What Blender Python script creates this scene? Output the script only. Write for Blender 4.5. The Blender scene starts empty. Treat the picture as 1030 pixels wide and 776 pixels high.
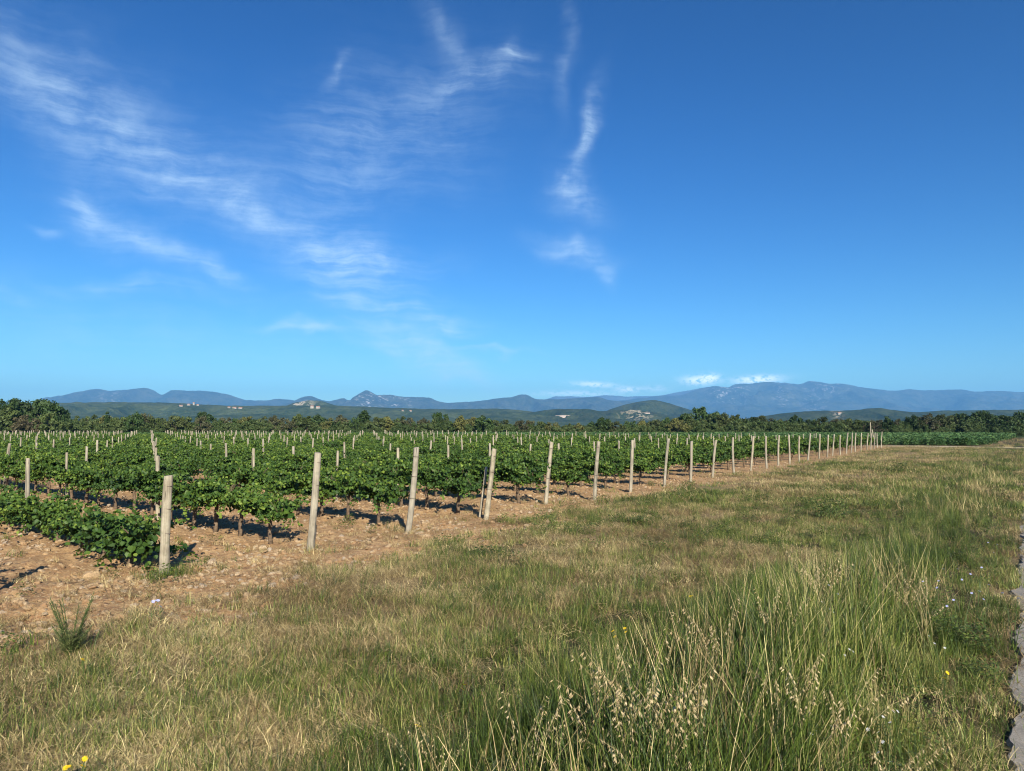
import bpy, math, random
import numpy as np
from mathutils import Vector, Matrix, Euler
from mathutils.bvhtree import BVHTree

SC = bpy.context.scene
COL = SC.collection
R = math.radians
random.seed(7)
RNG = np.random.default_rng(11)

# ------------------------------------------------------------------ camera
F, CX, CY, HOR, H = 740.0, 515.0, 388.0, 430.0, 2.0      # photograph's focal length, centre and horizon in its pixels
PITCH = math.atan((HOR - CY) / F)
cam_d = bpy.data.cameras.new('camera'); cam = bpy.data.objects.new('camera', cam_d); COL.objects.link(cam)
cam_d.sensor_width = 36.0; cam_d.lens = 36.0 * F / 1030.0
cam_d.clip_start = 0.05; cam_d.clip_end = 60000
cam.location = (0, 0, H); cam.rotation_euler = (R(90) + PITCH, 0, 0)
SC.camera = cam

# ------------------------------------------------------------------ light
SUN_EL = R(27); SD = Vector((0.27, -0.96, 0)).normalized()
SUN_DIR = Vector((SD.x * math.cos(SUN_EL), SD.y * math.cos(SUN_EL), math.sin(SUN_EL)))
sun_d = bpy.data.lights.new('sun', 'SUN'); sun = bpy.data.objects.new('sun', sun_d); COL.objects.link(sun)
sun_d.energy = 5.0; sun_d.angle = R(0.53); sun_d.color = (1.0, 0.93, 0.78)
sun.rotation_euler = (-SUN_DIR).to_track_quat('-Z', 'Y').to_euler(); sun.location = (20, -60, 40)
SKY_STRENGTH = 0.075
SKY_SAT, SKY_VAL = 1.25, 1.0
SKY_TINT = (0.45, 0.67, 0.80)
SKY_GAMMA = 1.36

SC.view_settings.view_transform = 'Standard'; SC.view_settings.look = 'None'
SC.view_settings.exposure = 0.9; SC.view_settings.gamma = 1.0; SC.view_settings.use_curve_mapping = False
cy = SC.cycles
cy.use_denoising = True; cy.denoiser = 'OPENIMAGEDENOISE'; cy.denoising_input_passes = 'RGB_ALBEDO_NORMAL'
SC.render.filter_size = 1.1; cy.pixel_filter_type = 'BLACKMAN_HARRIS'; cy.filter_width = 1.1
cy.max_bounces = 6; cy.diffuse_bounces = 3; cy.glossy_bounces = 2; cy.transmission_bounces = 4
cy.transparent_max_bounces = 8; cy.volume_bounces = 1
cy.sample_clamp_indirect = 4.0
HAZE_DENSITY = 7.5e-5
HAZE_COLOR = (0.20, 0.53, 1.0, 1)


def ray(px, py):
    u, v = (px - CX) / F, (CY - py) / F
    c, s = math.cos(PITCH), math.sin(PITCH)
    return Vector((u, c - v * s, s + v * c))


def at_ground(px, py, z=0.0):
    d = ray(px, py)
    t = (z - H) / d.z
    return Vector((d.x * t, d.y * t, z))


def az_el(px, py):
    d = ray(px, py).normalized()
    return math.atan2(d.x, d.y), math.asin(d.z)


# ------------------------------------------------------------------ world
world = bpy.data.worlds.new('World'); SC.world = world; world.use_nodes = True
nt = world.node_tree; nt.nodes.clear()


def N(nt, t, **kw):
    n = nt.nodes.new(t)
    for k, v in kw.items():
        if k == 'inp':
            for a, b in v.items():
                n.inputs[a].default_value = b
        else:
            setattr(n, k, v)
    return n


def L(nt, a, b): nt.links.new(a, b)


def M(nt, op, a=None, b=None, c=None, clamp=False):
    n = N(nt, 'ShaderNodeMath', operation=op); n.use_clamp = clamp
    for i, v in enumerate((a, b, c)):
        if v is None: continue
        if isinstance(v, (int, float)): n.inputs[i].default_value = v
        else: L(nt, v, n.inputs[i])
    return n.outputs[0]


def mixc(nt, fac, a, b, blend='MIX'):
    n = N(nt, 'ShaderNodeMix', data_type='RGBA', blend_type=blend)
    for sock, v in ((n.inputs[0], fac), (n.inputs[6], a), (n.inputs[7], b)):
        if isinstance(v, (int, float)): sock.default_value = v
        elif isinstance(v, tuple): sock.default_value = v if len(v) == 4 else (*v, 1)
        else: L(nt, v, sock)
    return n.outputs[2]


def mapr(nt, v, a, b, c=0.0, d=1.0, smooth=True):
    n = N(nt, 'ShaderNodeMapRange', interpolation_type='SMOOTHSTEP' if smooth else 'LINEAR')
    L(nt, v, n.inputs[0])
    for i, x in enumerate((a, b, c, d)): n.inputs[i + 1].default_value = x
    return n.outputs[0]


def noise(nt, vec, scale, detail=4, rough=0.55, dist=0.0, dims='3D'):
    n = N(nt, 'ShaderNodeTexNoise', noise_dimensions=dims)
    n.inputs['Scale'].default_value = scale; n.inputs['Detail'].default_value = detail
    n.inputs['Roughness'].default_value = rough; n.inputs['Distortion'].default_value = dist
    if vec is not None: L(nt, vec, n.inputs['Vector'])
    return n.outputs['Fac']


def mapping(nt, vec, loc=(0, 0, 0), rot=(0, 0, 0), scale=(1, 1, 1), typ='POINT'):
    n = N(nt, 'ShaderNodeMapping', vector_type=typ)
    L(nt, vec, n.inputs[0])
    n.inputs['Location'].default_value = loc; n.inputs['Rotation'].default_value = rot; n.inputs['Scale'].default_value = scale
    return n.outputs[0]


def build_sky():
    sky = N(nt, 'ShaderNodeTexSky', sky_type='NISHITA')
    sky.sun_disc = False; sky.sun_elevation = SUN_EL; sky.sun_rotation = math.atan2(SUN_DIR.x, SUN_DIR.y) % (2 * math.pi)
    sky.altitude = 100; sky.air_density = 1.0; sky.dust_density = 0.25; sky.ozone_density = 2.6
    hs = N(nt, 'ShaderNodeHueSaturation'); hs.inputs['Saturation'].default_value = SKY_SAT; hs.inputs['Value'].default_value = SKY_VAL
    L(nt, sky.outputs[0], hs.inputs['Color'])
    gm = N(nt, 'ShaderNodeGamma'); gm.inputs[1].default_value = SKY_GAMMA; L(nt, mixc(nt, 1.0, hs.outputs[0], (.25, .25, .25), 'MULTIPLY'), gm.inputs[0])
    skyc = mixc(nt, 1.0, gm.outputs[0], tuple(x * 4 for x in SKY_TINT), 'MULTIPLY')
    tc = N(nt, 'ShaderNodeTexCoord'); sp = N(nt, 'ShaderNodeSeparateXYZ'); L(nt, tc.outputs['Generated'], sp.inputs[0])
    az = M(nt, 'ARCTAN2', sp.outputs[0], sp.outputs[1]); el = M(nt, 'ARCSINE', sp.outputs[2])
    cb = N(nt, 'ShaderNodeCombineXYZ'); L(nt, M(nt, 'MULTIPLY', az, F), cb.inputs[0]); L(nt, M(nt, 'MULTIPLY', el, F), cb.inputs[1])
    uv = cb.outputs[0]
    # cirrus: soft strokes at their bearing and elevation, torn by streaky noise
    wn = N(nt, 'ShaderNodeTexNoise'); wn.inputs['Scale'].default_value = 0.013; wn.inputs['Detail'].default_value = 3
    L(nt, uv, wn.inputs['Vector'])
    off = N(nt, 'ShaderNodeVectorMath', operation='SUBTRACT'); L(nt, wn.outputs['Color'], off.inputs[0]); off.inputs[1].default_value = (0.5, 0.5, 0.5)
    sc_ = N(nt, 'ShaderNodeVectorMath', operation='SCALE'); L(nt, off.outputs[0], sc_.inputs[0]); sc_.inputs[3].default_value = 70
    ad = N(nt, 'ShaderNodeVectorMath', operation='ADD'); L(nt, uv, ad.inputs[0]); L(nt, sc_.outputs[0], ad.inputs[1])
    fl = N(nt, 'ShaderNodeVectorMath', operation='MULTIPLY'); L(nt, ad.outputs[0], fl.inputs[0]); fl.inputs[1].default_value = (1, 1, 0)
    wuv = fl.outputs[0]

    def strokes(items, vec):
        acc = None
        for px, py, ln, wd, ang, st in items:
            a0 = az_el(px, py); dx, dy = math.cos(R(ang)) * ln, math.sin(R(ang)) * ln
            a1 = az_el(px + dx, py + dy)
            vx, vy = (a1[0] - a0[0]) * F, (a1[1] - a0[1]) * F
            l2 = math.hypot(vx, vy)
            mp = mapping(nt, vec, (a0[0] * F, a0[1] * F, 0), (0, 0, math.atan2(vy, vx)), (l2, wd * l2 / ln, 1), 'TEXTURE')
            d = N(nt, 'ShaderNodeVectorMath', operation='DOT_PRODUCT'); L(nt, mp, d.inputs[0]); L(nt, mp, d.inputs[1])
            e = M(nt, 'EXPONENT', M(nt, 'MULTIPLY', d.outputs['Value'], -1.0))
            acc = M(nt, 'MULTIPLY', e, st) if acc is None else M(nt, 'MULTIPLY_ADD', e, st, acc)
        return acc
    band = [(50, 85, 85, 42, 33, .48), (130, 130, 100, 54, 28, .44), (205, 185, 85, 34, 30, .50), (258, 212, 40, 12, 20, .5),
            (78, 197, 24, 18, 20, .6), (125, 232, 60, 18, 26, .68), (205, 264, 55, 10, 25, .68), (310, 333, 34, 6, 12, 1.3), (405, 350, 48, 11, 22, 1.1), (450, 368, 38, 10, 22, 1.2)]
    feather = [(330, 245, 55, 28, 25, .62), (375, 262, 55, 16, 5, .55), (400, 130, 95, 55, -15, .30), (330, 165, 60, 40, -15, .22), (480, 78, 55, 14, -12, .4), (520, 57, 15, 5, -20, .5),
               (395, 316, 70, 9, 8, .8), (440, 336, 30, 7, 8, .9), (370, 290, 60, 10, 10, .5), (135, 287, 75, 9, 4, .4), (495, 358, 48, 2.5, 1, .6), (5, 290, 25, 8, 5, .45), (45, 230, 18, 7, 0, .35), (250, 345, 130, 30, 5, .14), (60, 330, 120, 40, 0, .16)]
    stand = [(448, 40, 40, 15, 65, .26), (588, 135, 42, 9, 106, .80), (583, 195, 28, 19, 40, .42), (577, 250, 34, 12, 8, .62), (568, 55, 55, 9, 96, .20), (607, 272, 16, 8, 90, .45), (562, 183, 8, 7, 0, .5), (340, 70, 20, 6, -50, .35)]
    wl = N(nt, 'ShaderNodeVectorMath', operation='SCALE'); L(nt, off.outputs[0], wl.inputs[0]); wl.inputs[3].default_value = 30
    w2 = N(nt, 'ShaderNodeVectorMath', operation='ADD'); L(nt, uv, w2.inputs[0]); L(nt, wl.outputs[0], w2.inputs[1])
    f2 = N(nt, 'ShaderNodeVectorMath', operation='MULTIPLY'); L(nt, w2.outputs[0], f2.inputs[0]); f2.inputs[1].default_value = (1, 1, 0)
    suv = f2.outputs[0]
    def fibres(rot, sx, sy, lo, hi, mixw=.5):
        f1 = noise(nt, mapping(nt, suv, rot=(0, 0, R(rot)), scale=(sx, sy, 1)), 1.0, 9, 0.68, 0.0)
        f3 = noise(nt, mapping(nt, suv, rot=(0, 0, R(rot)), scale=(sx * 2.2, sy * .35, 1)), 1.0, 9, 0.66, 0.0)
        return M(nt, 'MULTIPLY_ADD', mapr(nt, M(nt, 'ADD', M(nt, 'MULTIPLY', f1, mixw), M(nt, 'MULTIPLY', f3, 1 - mixw)), lo, hi), .84, .16)
    parts = []
    for lst, fb in ((band, fibres(24, .008, .075, .38, .68)), (feather, fibres(-9, .010, .11, .38, .68)), (stand, fibres(-72, .012, .085, .36, .64))):
        parts.append(M(nt, 'MULTIPLY', M(nt, 'MINIMUM', strokes(lst, wuv), 1.0), fb))
    cir = M(nt, 'MINIMUM', M(nt, 'ADD', parts[0], M(nt, 'ADD', parts[1], parts[2])), 1.0)
    cum = strokes([(702, 383, 15, 4.5, 0, 1.0), (715, 380, 9, 4, 0, .8), (762, 382, 22, 4, -3, 1.2), (598, 387, 20, 2.6, 3, .8), (632, 392, 12, 2.6, 0, .8), (580, 396, 40, 3, 0, .5), (660, 391, 12, 3, 0, .4)], uv)
    cn = noise(nt, mapping(nt, uv, scale=(0.16, 0.24, 1)), 1.0, 6, 0.62)
    cu = M(nt, 'MULTIPLY', M(nt, 'MINIMUM', cum, 1.0), mapr(nt, cn, 0.36, 0.54))
    c1 = mixc(nt, M(nt, 'MULTIPLY', cir, 0.70), skyc, (6.0, 7.8, 9.2))
    c2 = mixc(nt, M(nt, 'MULTIPLY', cu, 0.8), c1, (15, 15.5, 16))
    bg = N(nt, 'ShaderNodeBackground'); bg.inputs['Strength'].default_value = SKY_STRENGTH
    L(nt, c2, bg.inputs['Color'])
    out = N(nt, 'ShaderNodeOutputWorld'); L(nt, bg.outputs[0], out.inputs[0])


build_sky()


# ------------------------------------------------------------------ helpers: noise, meshes, materials, tags
def _hash(ix, iy, seed):
    h = (ix.astype(np.int64) * 374761393 + iy.astype(np.int64) * 668265263 + seed * 1442695041) & 0xffffffff
    h = ((h ^ (h >> 13)) * 1274126177) & 0xffffffff
    h = (h ^ (h >> 16)) & 0xffffffff
    return h / 4294967295.0


def vnoise(x, y, seed=0):
    x = np.asarray(x, float); y = np.asarray(y, float)
    ix, iy = np.floor(x), np.floor(y); fx, fy = x - ix, y - iy
    fx = fx * fx * fx * (fx * (fx * 6 - 15) + 10); fy = fy * fy * fy * (fy * (fy * 6 - 15) + 10)
    a, b = _hash(ix, iy, seed), _hash(ix + 1, iy, seed); c, d = _hash(ix, iy + 1, seed), _hash(ix + 1, iy + 1, seed)
    return (a + (b - a) * fx) * (1 - fy) + (c + (d - c) * fx) * fy


def fbm(x, y, o=4, seed=0, g=0.5):
    t, a, s = 0, 1.0, 0
    for i in range(o):
        t = t + a * vnoise(x * 2 ** i + 17.3 * i, y * 2 ** i - 9.1 * i, seed + i); s += a; a *= g
    return t / s


def sst(a, b, x):
    t = np.clip((np.asarray(x, float) - a) / (b - a), 0, 1)
    return t * t * (3 - 2 * t)


def mesh(name, V, Fc, mat=None, smooth=False, tint=None, mats=None, mi=None):
    """V n x 3; Fc an n x 4 / n x 3 int array or a list of index tuples"""
    me = bpy.data.meshes.new(name)
    V = np.asarray(V, dtype=np.float32)
    if isinstance(Fc, np.ndarray):
        nf, k = Fc.shape
        me.vertices.add(len(V)); me.vertices.foreach_set('co', V.ravel())
        me.loops.add(nf * k); me.loops.foreach_set('vertex_index', Fc.astype(np.int32).ravel())
        me.polygons.add(nf); me.polygons.foreach_set('loop_start', np.arange(0, nf * k, k, dtype=np.int32))
        me.update(calc_edges=True); me.validate()
    else:
        me.from_pydata(V.tolist(), [], Fc); me.update()
    for m in (mats or ([mat] if mat else [])): me.materials.append(m)
    if mi is not None: me.polygons.foreach_set('material_index', np.asarray(mi, dtype=np.int32))
    me.polygons.foreach_set('use_smooth', np.full(len(me.polygons), bool(smooth)))
    if tint is not None:
        a = me.attributes.new('tint', 'FLOAT', 'POINT'); a.data.foreach_set('value', np.asarray(tint, dtype=np.float32))
    return me


def obj(name, me, parent=None, loc=(0, 0, 0), rot=(0, 0, 0), scale=(1, 1, 1)):
    o = bpy.data.objects.new(name, me); COL.objects.link(o)
    if parent: o.parent = parent
    o.location = loc; o.rotation_euler = rot; o.scale = scale
    return o


def thing(name, label, cat, loc=(0, 0, 0), rot=(0, 0, 0), scale=(1, 1, 1), group=None, me=None):
    o = obj(name, me, None, loc, rot, scale); o['label'] = label; o['category'] = cat
    if group: o['group'] = group
    return o


def struct(name, me, label=None, cat=None, loc=(0, 0, 0)):
    o = obj(name, me, None, loc); o['kind'] = 'structure'
    if label: o['label'] = label
    if cat: o['category'] = cat
    return o


class MB:
    """collects geometry of one mesh"""
    def __init__(s): s.v = []; s.f = []; s.t = []; s.m = []; s.n = 0

    def add(s, V, Fc, tint=0.5, mi=0):
        V = np.asarray(V, float).reshape(-1, 3); s.v.append(V)
        for f in Fc: s.f.append(tuple(int(i) + s.n for i in f)); s.m.append(mi)
        s.t.append(np.broadcast_to(np.asarray(tint, float), (len(V),))); s.n += len(V)

    def tube(s, pts, rad, n=7, tint=0.5, mi=0, cap=True, flat=1.0, jitter=0.0, rng=None):
        pts = [Vector(p) for p in pts]; V = []; up = None
        for i, p in enumerate(pts):
            d = (pts[min(i + 1, len(pts) - 1)] - pts[max(i - 1, 0)]).normalized()
            a = d.orthogonal() if up is None else (up - d * up.dot(d))
            a = a.normalized(); up = a; b = d.cross(a)
            r = rad[i] if hasattr(rad, '__len__') else rad
            for k in range(n):
                th = 2 * math.pi * k / n
                j = 1 + (rng.uniform(-jitter, jitter) if rng is not None and jitter else 0)
                V.append(p + a * (math.cos(th) * r * j) + b * (math.sin(th) * r * flat * j))
        Fc = []
        for i in range(len(pts) - 1):
            for k in range(n):
                Fc.append((i * n + k, i * n + (k + 1) % n, (i + 1) * n + (k + 1) % n, (i + 1) * n + k))
        if cap: Fc.append(tuple(reversed(range(n)))); Fc.append(tuple(range((len(pts) - 1) * n, len(pts) * n)))
        s.add(V, Fc, tint, mi)

    def box(s, lo, hi, mi=0, tint=.5):
        x0, y0, z0 = lo; x1, y1, z1 = hi
        s.add([(x0, y0, z0), (x1, y0, z0), (x1, y1, z0), (x0, y1, z0), (x0, y0, z1), (x1, y0, z1), (x1, y1, z1), (x0, y1, z1)],
              [(0, 3, 2, 1), (4, 5, 6, 7), (0, 1, 5, 4), (1, 2, 6, 5), (2, 3, 7, 6), (3, 0, 4, 7)], tint, mi)

    def mesh(s, name, mat=None, smooth=False, mats=None):
        return mesh(name, np.concatenate(s.v), s.f, mat, smooth, np.concatenate(s.t), mats, s.m if mats else None)


def mat(name):
    m = bpy.data.materials.new(name); m.use_nodes = True
    t = m.node_tree; t.nodes.clear()
    out = N(t, 'ShaderNodeOutputMaterial')
    b = N(t, 'ShaderNodeBsdfPrincipled'); L(t, b.outputs[0], out.inputs[0])
    b.inputs['Roughness'].default_value = 0.8
    b.inputs['Specular IOR Level'].default_value = 0.3
    return m, t, b, out


def attr(t, name):
    n = N(t, 'ShaderNodeAttribute'); n.attribute_name = name
    return n.outputs['Fac']


def ramp(t, fac, stops):
    n = N(t, 'ShaderNodeValToRGB'); e = n.color_ramp.elements
    while len(e) < len(stops): e.new(0.5)
    for el, (p, c) in zip(e, stops): el.position = p; el.color = (*c, 1)
    L(t, fac, n.inputs[0]); return n.outputs[0]


def bump(t, b, h, strength, dist):
    n = N(t, 'ShaderNodeBump'); n.inputs['Strength'].default_value = strength; n.inputs['Distance'].default_value = dist
    L(t, h, n.inputs['Height']); L(t, n.outputs[0], b.inputs['Normal'])


def leafy(name, stops, trans=0.3, rough=0.5, spec=0.35, objvar=0.35, patch=None, objcolor=False):
    """foliage: per-leaf tint through a ramp, a value change per object, part of the light passes through"""
    m, t, b, out = mat(name)
    oi = N(t, 'ShaderNodeObjectInfo')
    f = M(t, 'ADD', attr(t, 'tint'), M(t, 'MULTIPLY_ADD', oi.outputs['Random'], objvar, -objvar / 2), clamp=True)
    if patch:
        g = N(t, 'ShaderNodeNewGeometry')
        f = M(t, 'ADD', f, mapr(t, noise(t, g.outputs['Position'], patch[0], 2), 0.3, 0.7, -patch[1], patch[1]), clamp=True)
    c = ramp(t, f, stops)
    if objcolor: c = mixc(t, 1.0, c, oi.outputs['Color'], 'MULTIPLY')
    L(t, c, b.inputs['Base Color']); b.inputs['Roughness'].default_value = rough; b.inputs['Specular IOR Level'].default_value = spec
    if trans:
        tr = N(t, 'ShaderNodeBsdfTranslucent'); L(t, c, tr.inputs['Color'])
        mx = N(t, 'ShaderNodeMixShader'); mx.inputs[0].default_value = trans
        L(t, b.outputs[0], mx.inputs[1]); L(t, tr.outputs[0], mx.inputs[2]); L(t, mx.outputs[0], out.inputs[0])
    return m


def plain(name, col, rough=0.7, var=0.25, scale=6.0, metal=0.0):
    m, t, b, out = mat(name)
    tc = N(t, 'ShaderNodeTexCoord')
    n = noise(t, tc.outputs['Object'], scale, 4)
    c = mixc(t, mapr(t, n, 0.3, 0.7), tuple(x * (1 - var) for x in col), tuple(min(1, x * (1 + var)) for x in col))
    L(t, c, b.inputs['Base Color']); b.inputs['Roughness'].default_value = rough; b.inputs['Metallic'].default_value = metal
    return m


def make_wood(name, dark, light):
    m, t, b, out = mat(name)
    tc = N(t, 'ShaderNodeTexCoord'); oi = N(t, 'ShaderNodeObjectInfo')
    v = N(t, 'ShaderNodeVectorMath', operation='ADD'); L(t, tc.outputs['Object'], v.inputs[0])
    cb = N(t, 'ShaderNodeCombineXYZ'); L(t, M(t, 'MULTIPLY', oi.outputs['Random'], 40), cb.inputs[0]); L(t, cb.outputs[0], v.inputs[1])
    g = noise(t, mapping(t, v.outputs[0], scale=(70, 70, 2.2)), 1.0, 5, 0.65, 0.6)
    n2 = noise(t, v.outputs[0], 4.5, 4)
    f = M(t, 'ADD', M(t, 'MULTIPLY', g, 0.6), M(t, 'MULTIPLY', n2, 0.62))
    c = mixc(t, mapr(t, f, 0.42, 0.80), dark, light)
    n3 = noise(t, v.outputs[0], 13.0, 3)
    c = mixc(t, M(t, 'MULTIPLY', mapr(t, n3, 0.56, 0.7), 0.45), c, (0.17, 0.17, 0.10))
    cr = noise(t, mapping(t, v.outputs[0], scale=(45, 45, 1.0)), 1.0, 2, 0.5)
    c = mixc(t, mapr(t, cr, 0.60, 0.66), c, (0.045, 0.035, 0.025))
    c = mixc(t, M(t, 'MULTIPLY', oi.outputs['Random'], 0.45), c, (0.24, 0.22, 0.19))
    L(t, c, b.inputs['Base Color']); b.inputs['Roughness'].default_value = 0.88
    bump(t, b, M(t, 'SUBTRACT', g, mapr(t, cr, 0.66, 0.72)), 0.7, 0.012)
    return m


# ------------------------------------------------------------------ layout of the place (metres; the camera stands on the road edge at the origin)
P0 = np.array([-4.7, 10.0]); E = np.array([1.42, 2.17]); ED = E / np.linalg.norm(E); EN = np.array([ED[1], -ED[0]])
ROW = np.array([-0.74, 0.672]); ROW = ROW / np.linalg.norm(ROW); ROW_ANG = math.atan2(ROW[1], ROW[0])
RP = np.array([2.85, 4.3]); RD = np.array([0.5754, 0.8179]); RN = np.array([RD[1], -RD[0]])


def s_of(x, y): return (x - P0[0]) * EN[0] + (y - P0[1]) * EN[1]
def q_of(x, y): return (x - P0[0]) * ED[0] + (y - P0[1]) * ED[1]
def r_of(x, y): return (x - RP[0]) * RN[0] + (y - RP[1]) * RN[1]


def soil_f(x, y):
    s, q = s_of(x, y), q_of(x, y)
    sb = 2.0 - 1.1 * sst(-4, 20, q)
    n = (fbm(x * 0.9, y * 0.9, 5, 3, .62) - 0.5) * 4.0
    return sst(0.75, -0.75, s - sb + n) * sst(82, 79, q) * sst(131, 128, y)


def road_f(x, y): return sst(-0.20, 0.0, r_of(x, y) + (fbm(x * 1.9, y * 1.9, 2, 77) - .5) * .3)
def tall_f(x, y): return sst(-3.7, -2.5, r_of(x, y) + (fbm(x * .7, y * .7, 3, 9) - .5) * 2.4) * sst(-0.22, -0.6, r_of(x, y))
GREEN_SPOTS = [(at_ground(a, b).x, at_ground(a, b).y, r_, w) for (a, b, r_, w) in ((770, 510, 2.4, .13), (700, 540, 1.4, .10), (850, 492, 3.0, .13), (920, 472, 4.5, .13), (830, 520, 1.6, .12), (470, 570, 1.2, .08), (380, 700, .9, .12), (640, 500, 1.5, .08), (600, 560, 1.2, -.08), (880, 462, 5, -.1), (760, 470, 4, -.05), (200, 620, 1.2, -.06), (500, 620, .9, -.06))]


def green_f(x, y):
    g = .6 * fbm(x * 0.42, y * 0.30, 4, 21) + .4 * fbm(x * 1.7, y * 1.3, 3, 23)
    r = r_of(x, y); far = sst(12, 30, np.hypot(x, y))
    for (cx, cy_, rr, w) in GREEN_SPOTS: g = g + w * np.exp(-((x - cx) ** 2 + (y - cy_) ** 2) / rr ** 2)
    return np.clip(sst(0.40, 0.64, g + 0.10 * sst(-6, -3, r) - .075 - 0.03 * far), 0, 1)
def crop_f(x, y):
    q = q_of(x, y)
    return np.maximum(sst(86, 88, q), sst(127, 129, y)) * sst(168, 165, y) * sst(-4.5, -7, r_of(x, y) - 0.02 * y)


def height(x, y):
    x = np.asarray(x, float); y = np.asarray(y, float)
    d = np.hypot(x, y); near = sst(60, 20, d); so = soil_f(x, y); rd = sst(-0.5, -0.1, r_of(x, y))
    h = (fbm(x * .55, y * .55, 3, 31) - .5) * 0.11 + so * near * ((fbm(x * 3.2, y * 3.2, 3, 37) - .5) * 0.12 + (fbm(x * 11, y * 11, 2, 41) - .5) * 0.06)
    h = h + (1 - so) * near * (fbm(x * 2.5, y * 2.5, 3, 47) - .5) * 0.05
    return h * (1 - rd) * near


def hz(x, y): return float(height(np.array([x]), np.array([y]))[0])


# ------------------------------------------------------------------ ground
def ground_mat():
    m, t, b, out = mat('ground')
    g = N(t, 'ShaderNodeNewGeometry'); P = g.outputs['Position']
    soil, green, dry = attr(t, 'soil'), attr(t, 'green'), attr(t, 'path')
    n1 = noise(t, P, 1.3, 5, 0.6); n2 = noise(t, P, 9.0, 5, 0.65); n3 = noise(t, P, 42.0, 4, 0.6)
    soilc = mixc(t, mapr(t, n1, 0.3, 0.7), (0.37, 0.212, 0.094), (0.52, 0.34, 0.17))
    soilc = mixc(t, mapr(t, n2, 0.40, 0.68), soilc, (0.26, 0.145, 0.078))
    soilc = mixc(t, M(t, 'MULTIPLY', mapr(t, n3, 0.52, 0.68), 0.75), soilc, (0.58, 0.42, 0.24))
    vo = N(t, 'ShaderNodeTexVoronoi', feature='F1'); vo.inputs['Scale'].default_value = 11; L(t, P, vo.inputs['Vector'])
    peb = M(t, 'MULTIPLY', mapr(t, vo.outputs['Distance'], 0.34, 0.24), mapr(t, noise(t, P, 2.1, 2), 0.45, 0.6))
    soilc = mixc(t, M(t, 'MULTIPLY', peb, 0.8), soilc, mixc(t, vo.outputs['Color'], (0.52, 0.40, 0.26), (0.40, 0.24, 0.13)))
    dryc = mixc(t, mapr(t, n2, 0.35, 0.65), (0.150, 0.102, 0.054), (0.30, 0.215, 0.115))
    dryc = mixc(t, mapr(t, n3, 0.5, 0.7), dryc, (0.34, 0.26, 0.135))
    grc = mixc(t, mapr(t, n2, 0.35, 0.65), (0.050, 0.052, 0.020), (0.105, 0.092, 0.040))
    far = mixc(t, mapr(t, noise(t, P, 0.012, 5, 0.6), 0.4, 0.6), (0.05, 0.075, 0.028), (0.13, 0.13, 0.06))
    far = mixc(t, mapr(t, noise(t, P, 0.05, 4, 0.6), 0.5, 0.65), far, (0.035, 0.055, 0.02))
    c = mixc(t, green, dryc, grc); c = mixc(t, attr(t, 'gap_shade'), c, (0.034, 0.028, 0.016)); c = mixc(t, soil, c, soilc); c = mixc(t, attr(t, 'far'), c, far)  # ground under the tall grass painted near black as shade between tufts
    c = mixc(t, dry, c, mixc(t, n2, (0.42, 0.34, 0.22), (0.5, 0.42, 0.3)))
    L(t, c, b.inputs['Base Color']); b.inputs['Roughness'].default_value = 0.95; b.inputs['Specular IOR Level'].default_value = 0.15
    bump(t, b, M(t, 'ADD', M(t, 'MULTIPLY', n2, 0.6), M(t, 'ADD', M(t, 'MULTIPLY', n3, 0.35), M(t, 'MULTIPLY', peb, 0.35))), 0.9, 0.05)
    return m


def build_ground():
    fine = np.arange(-43, 43.01, 0.17); coarse = np.arange(43.01 + 4, 317 - 0.1, 4)
    ang = np.radians(np.concatenate([fine, coarse])); na = len(ang)
    rad = [1.2]
    while rad[-1] < 140: rad.append(rad[-1] * 1.0125)
    while rad[-1] < 17000: rad.append(rad[-1] * 1.09)
    rad = np.array([0.01, 0.6] + rad); nr = len(rad)
    A, Rr = np.meshgrid(ang, rad); X, Y = np.sin(A) * Rr, np.cos(A) * Rr
    Z = height(X, Y)
    V = np.stack([X.ravel(), Y.ravel(), Z.ravel()], 1)
    i = np.arange(nr - 1)[:, None]; j = np.arange(na)[None, :]; j2 = (j + 1) % na
    Fc = np.stack([i * na + j, (i + 1) * na + j, (i + 1) * na + j2, i * na + j2], -1).reshape(-1, 4)[:, ::-1]
    me = mesh('ground', V, Fc, ground_mat(), True)
    x, y = X.ravel(), Y.ravel()
    q = q_of(x, y)
    path = sst(2.6, 1.4, np.abs(q - 83 - (fbm(x * .1, y * .1, 2, 5) - .5) * 4)) * sst(-8, 4, s_of(x, y)) * (r_of(x, y) < 0)
    for nm, val in (('soil', soil_f(x, y)), ('green', np.maximum(green_f(x, y), crop_f(x, y))), ('path', path), ('gap_shade', .85 * tall_f(x, y)), ('far', sst(160, 185, np.hypot(x, y)))):
        a = me.attributes.new(nm, 'FLOAT', 'POINT'); a.data.foreach_set('value', val.astype(np.float32))
    struct('ground', me)


build_ground()


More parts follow.
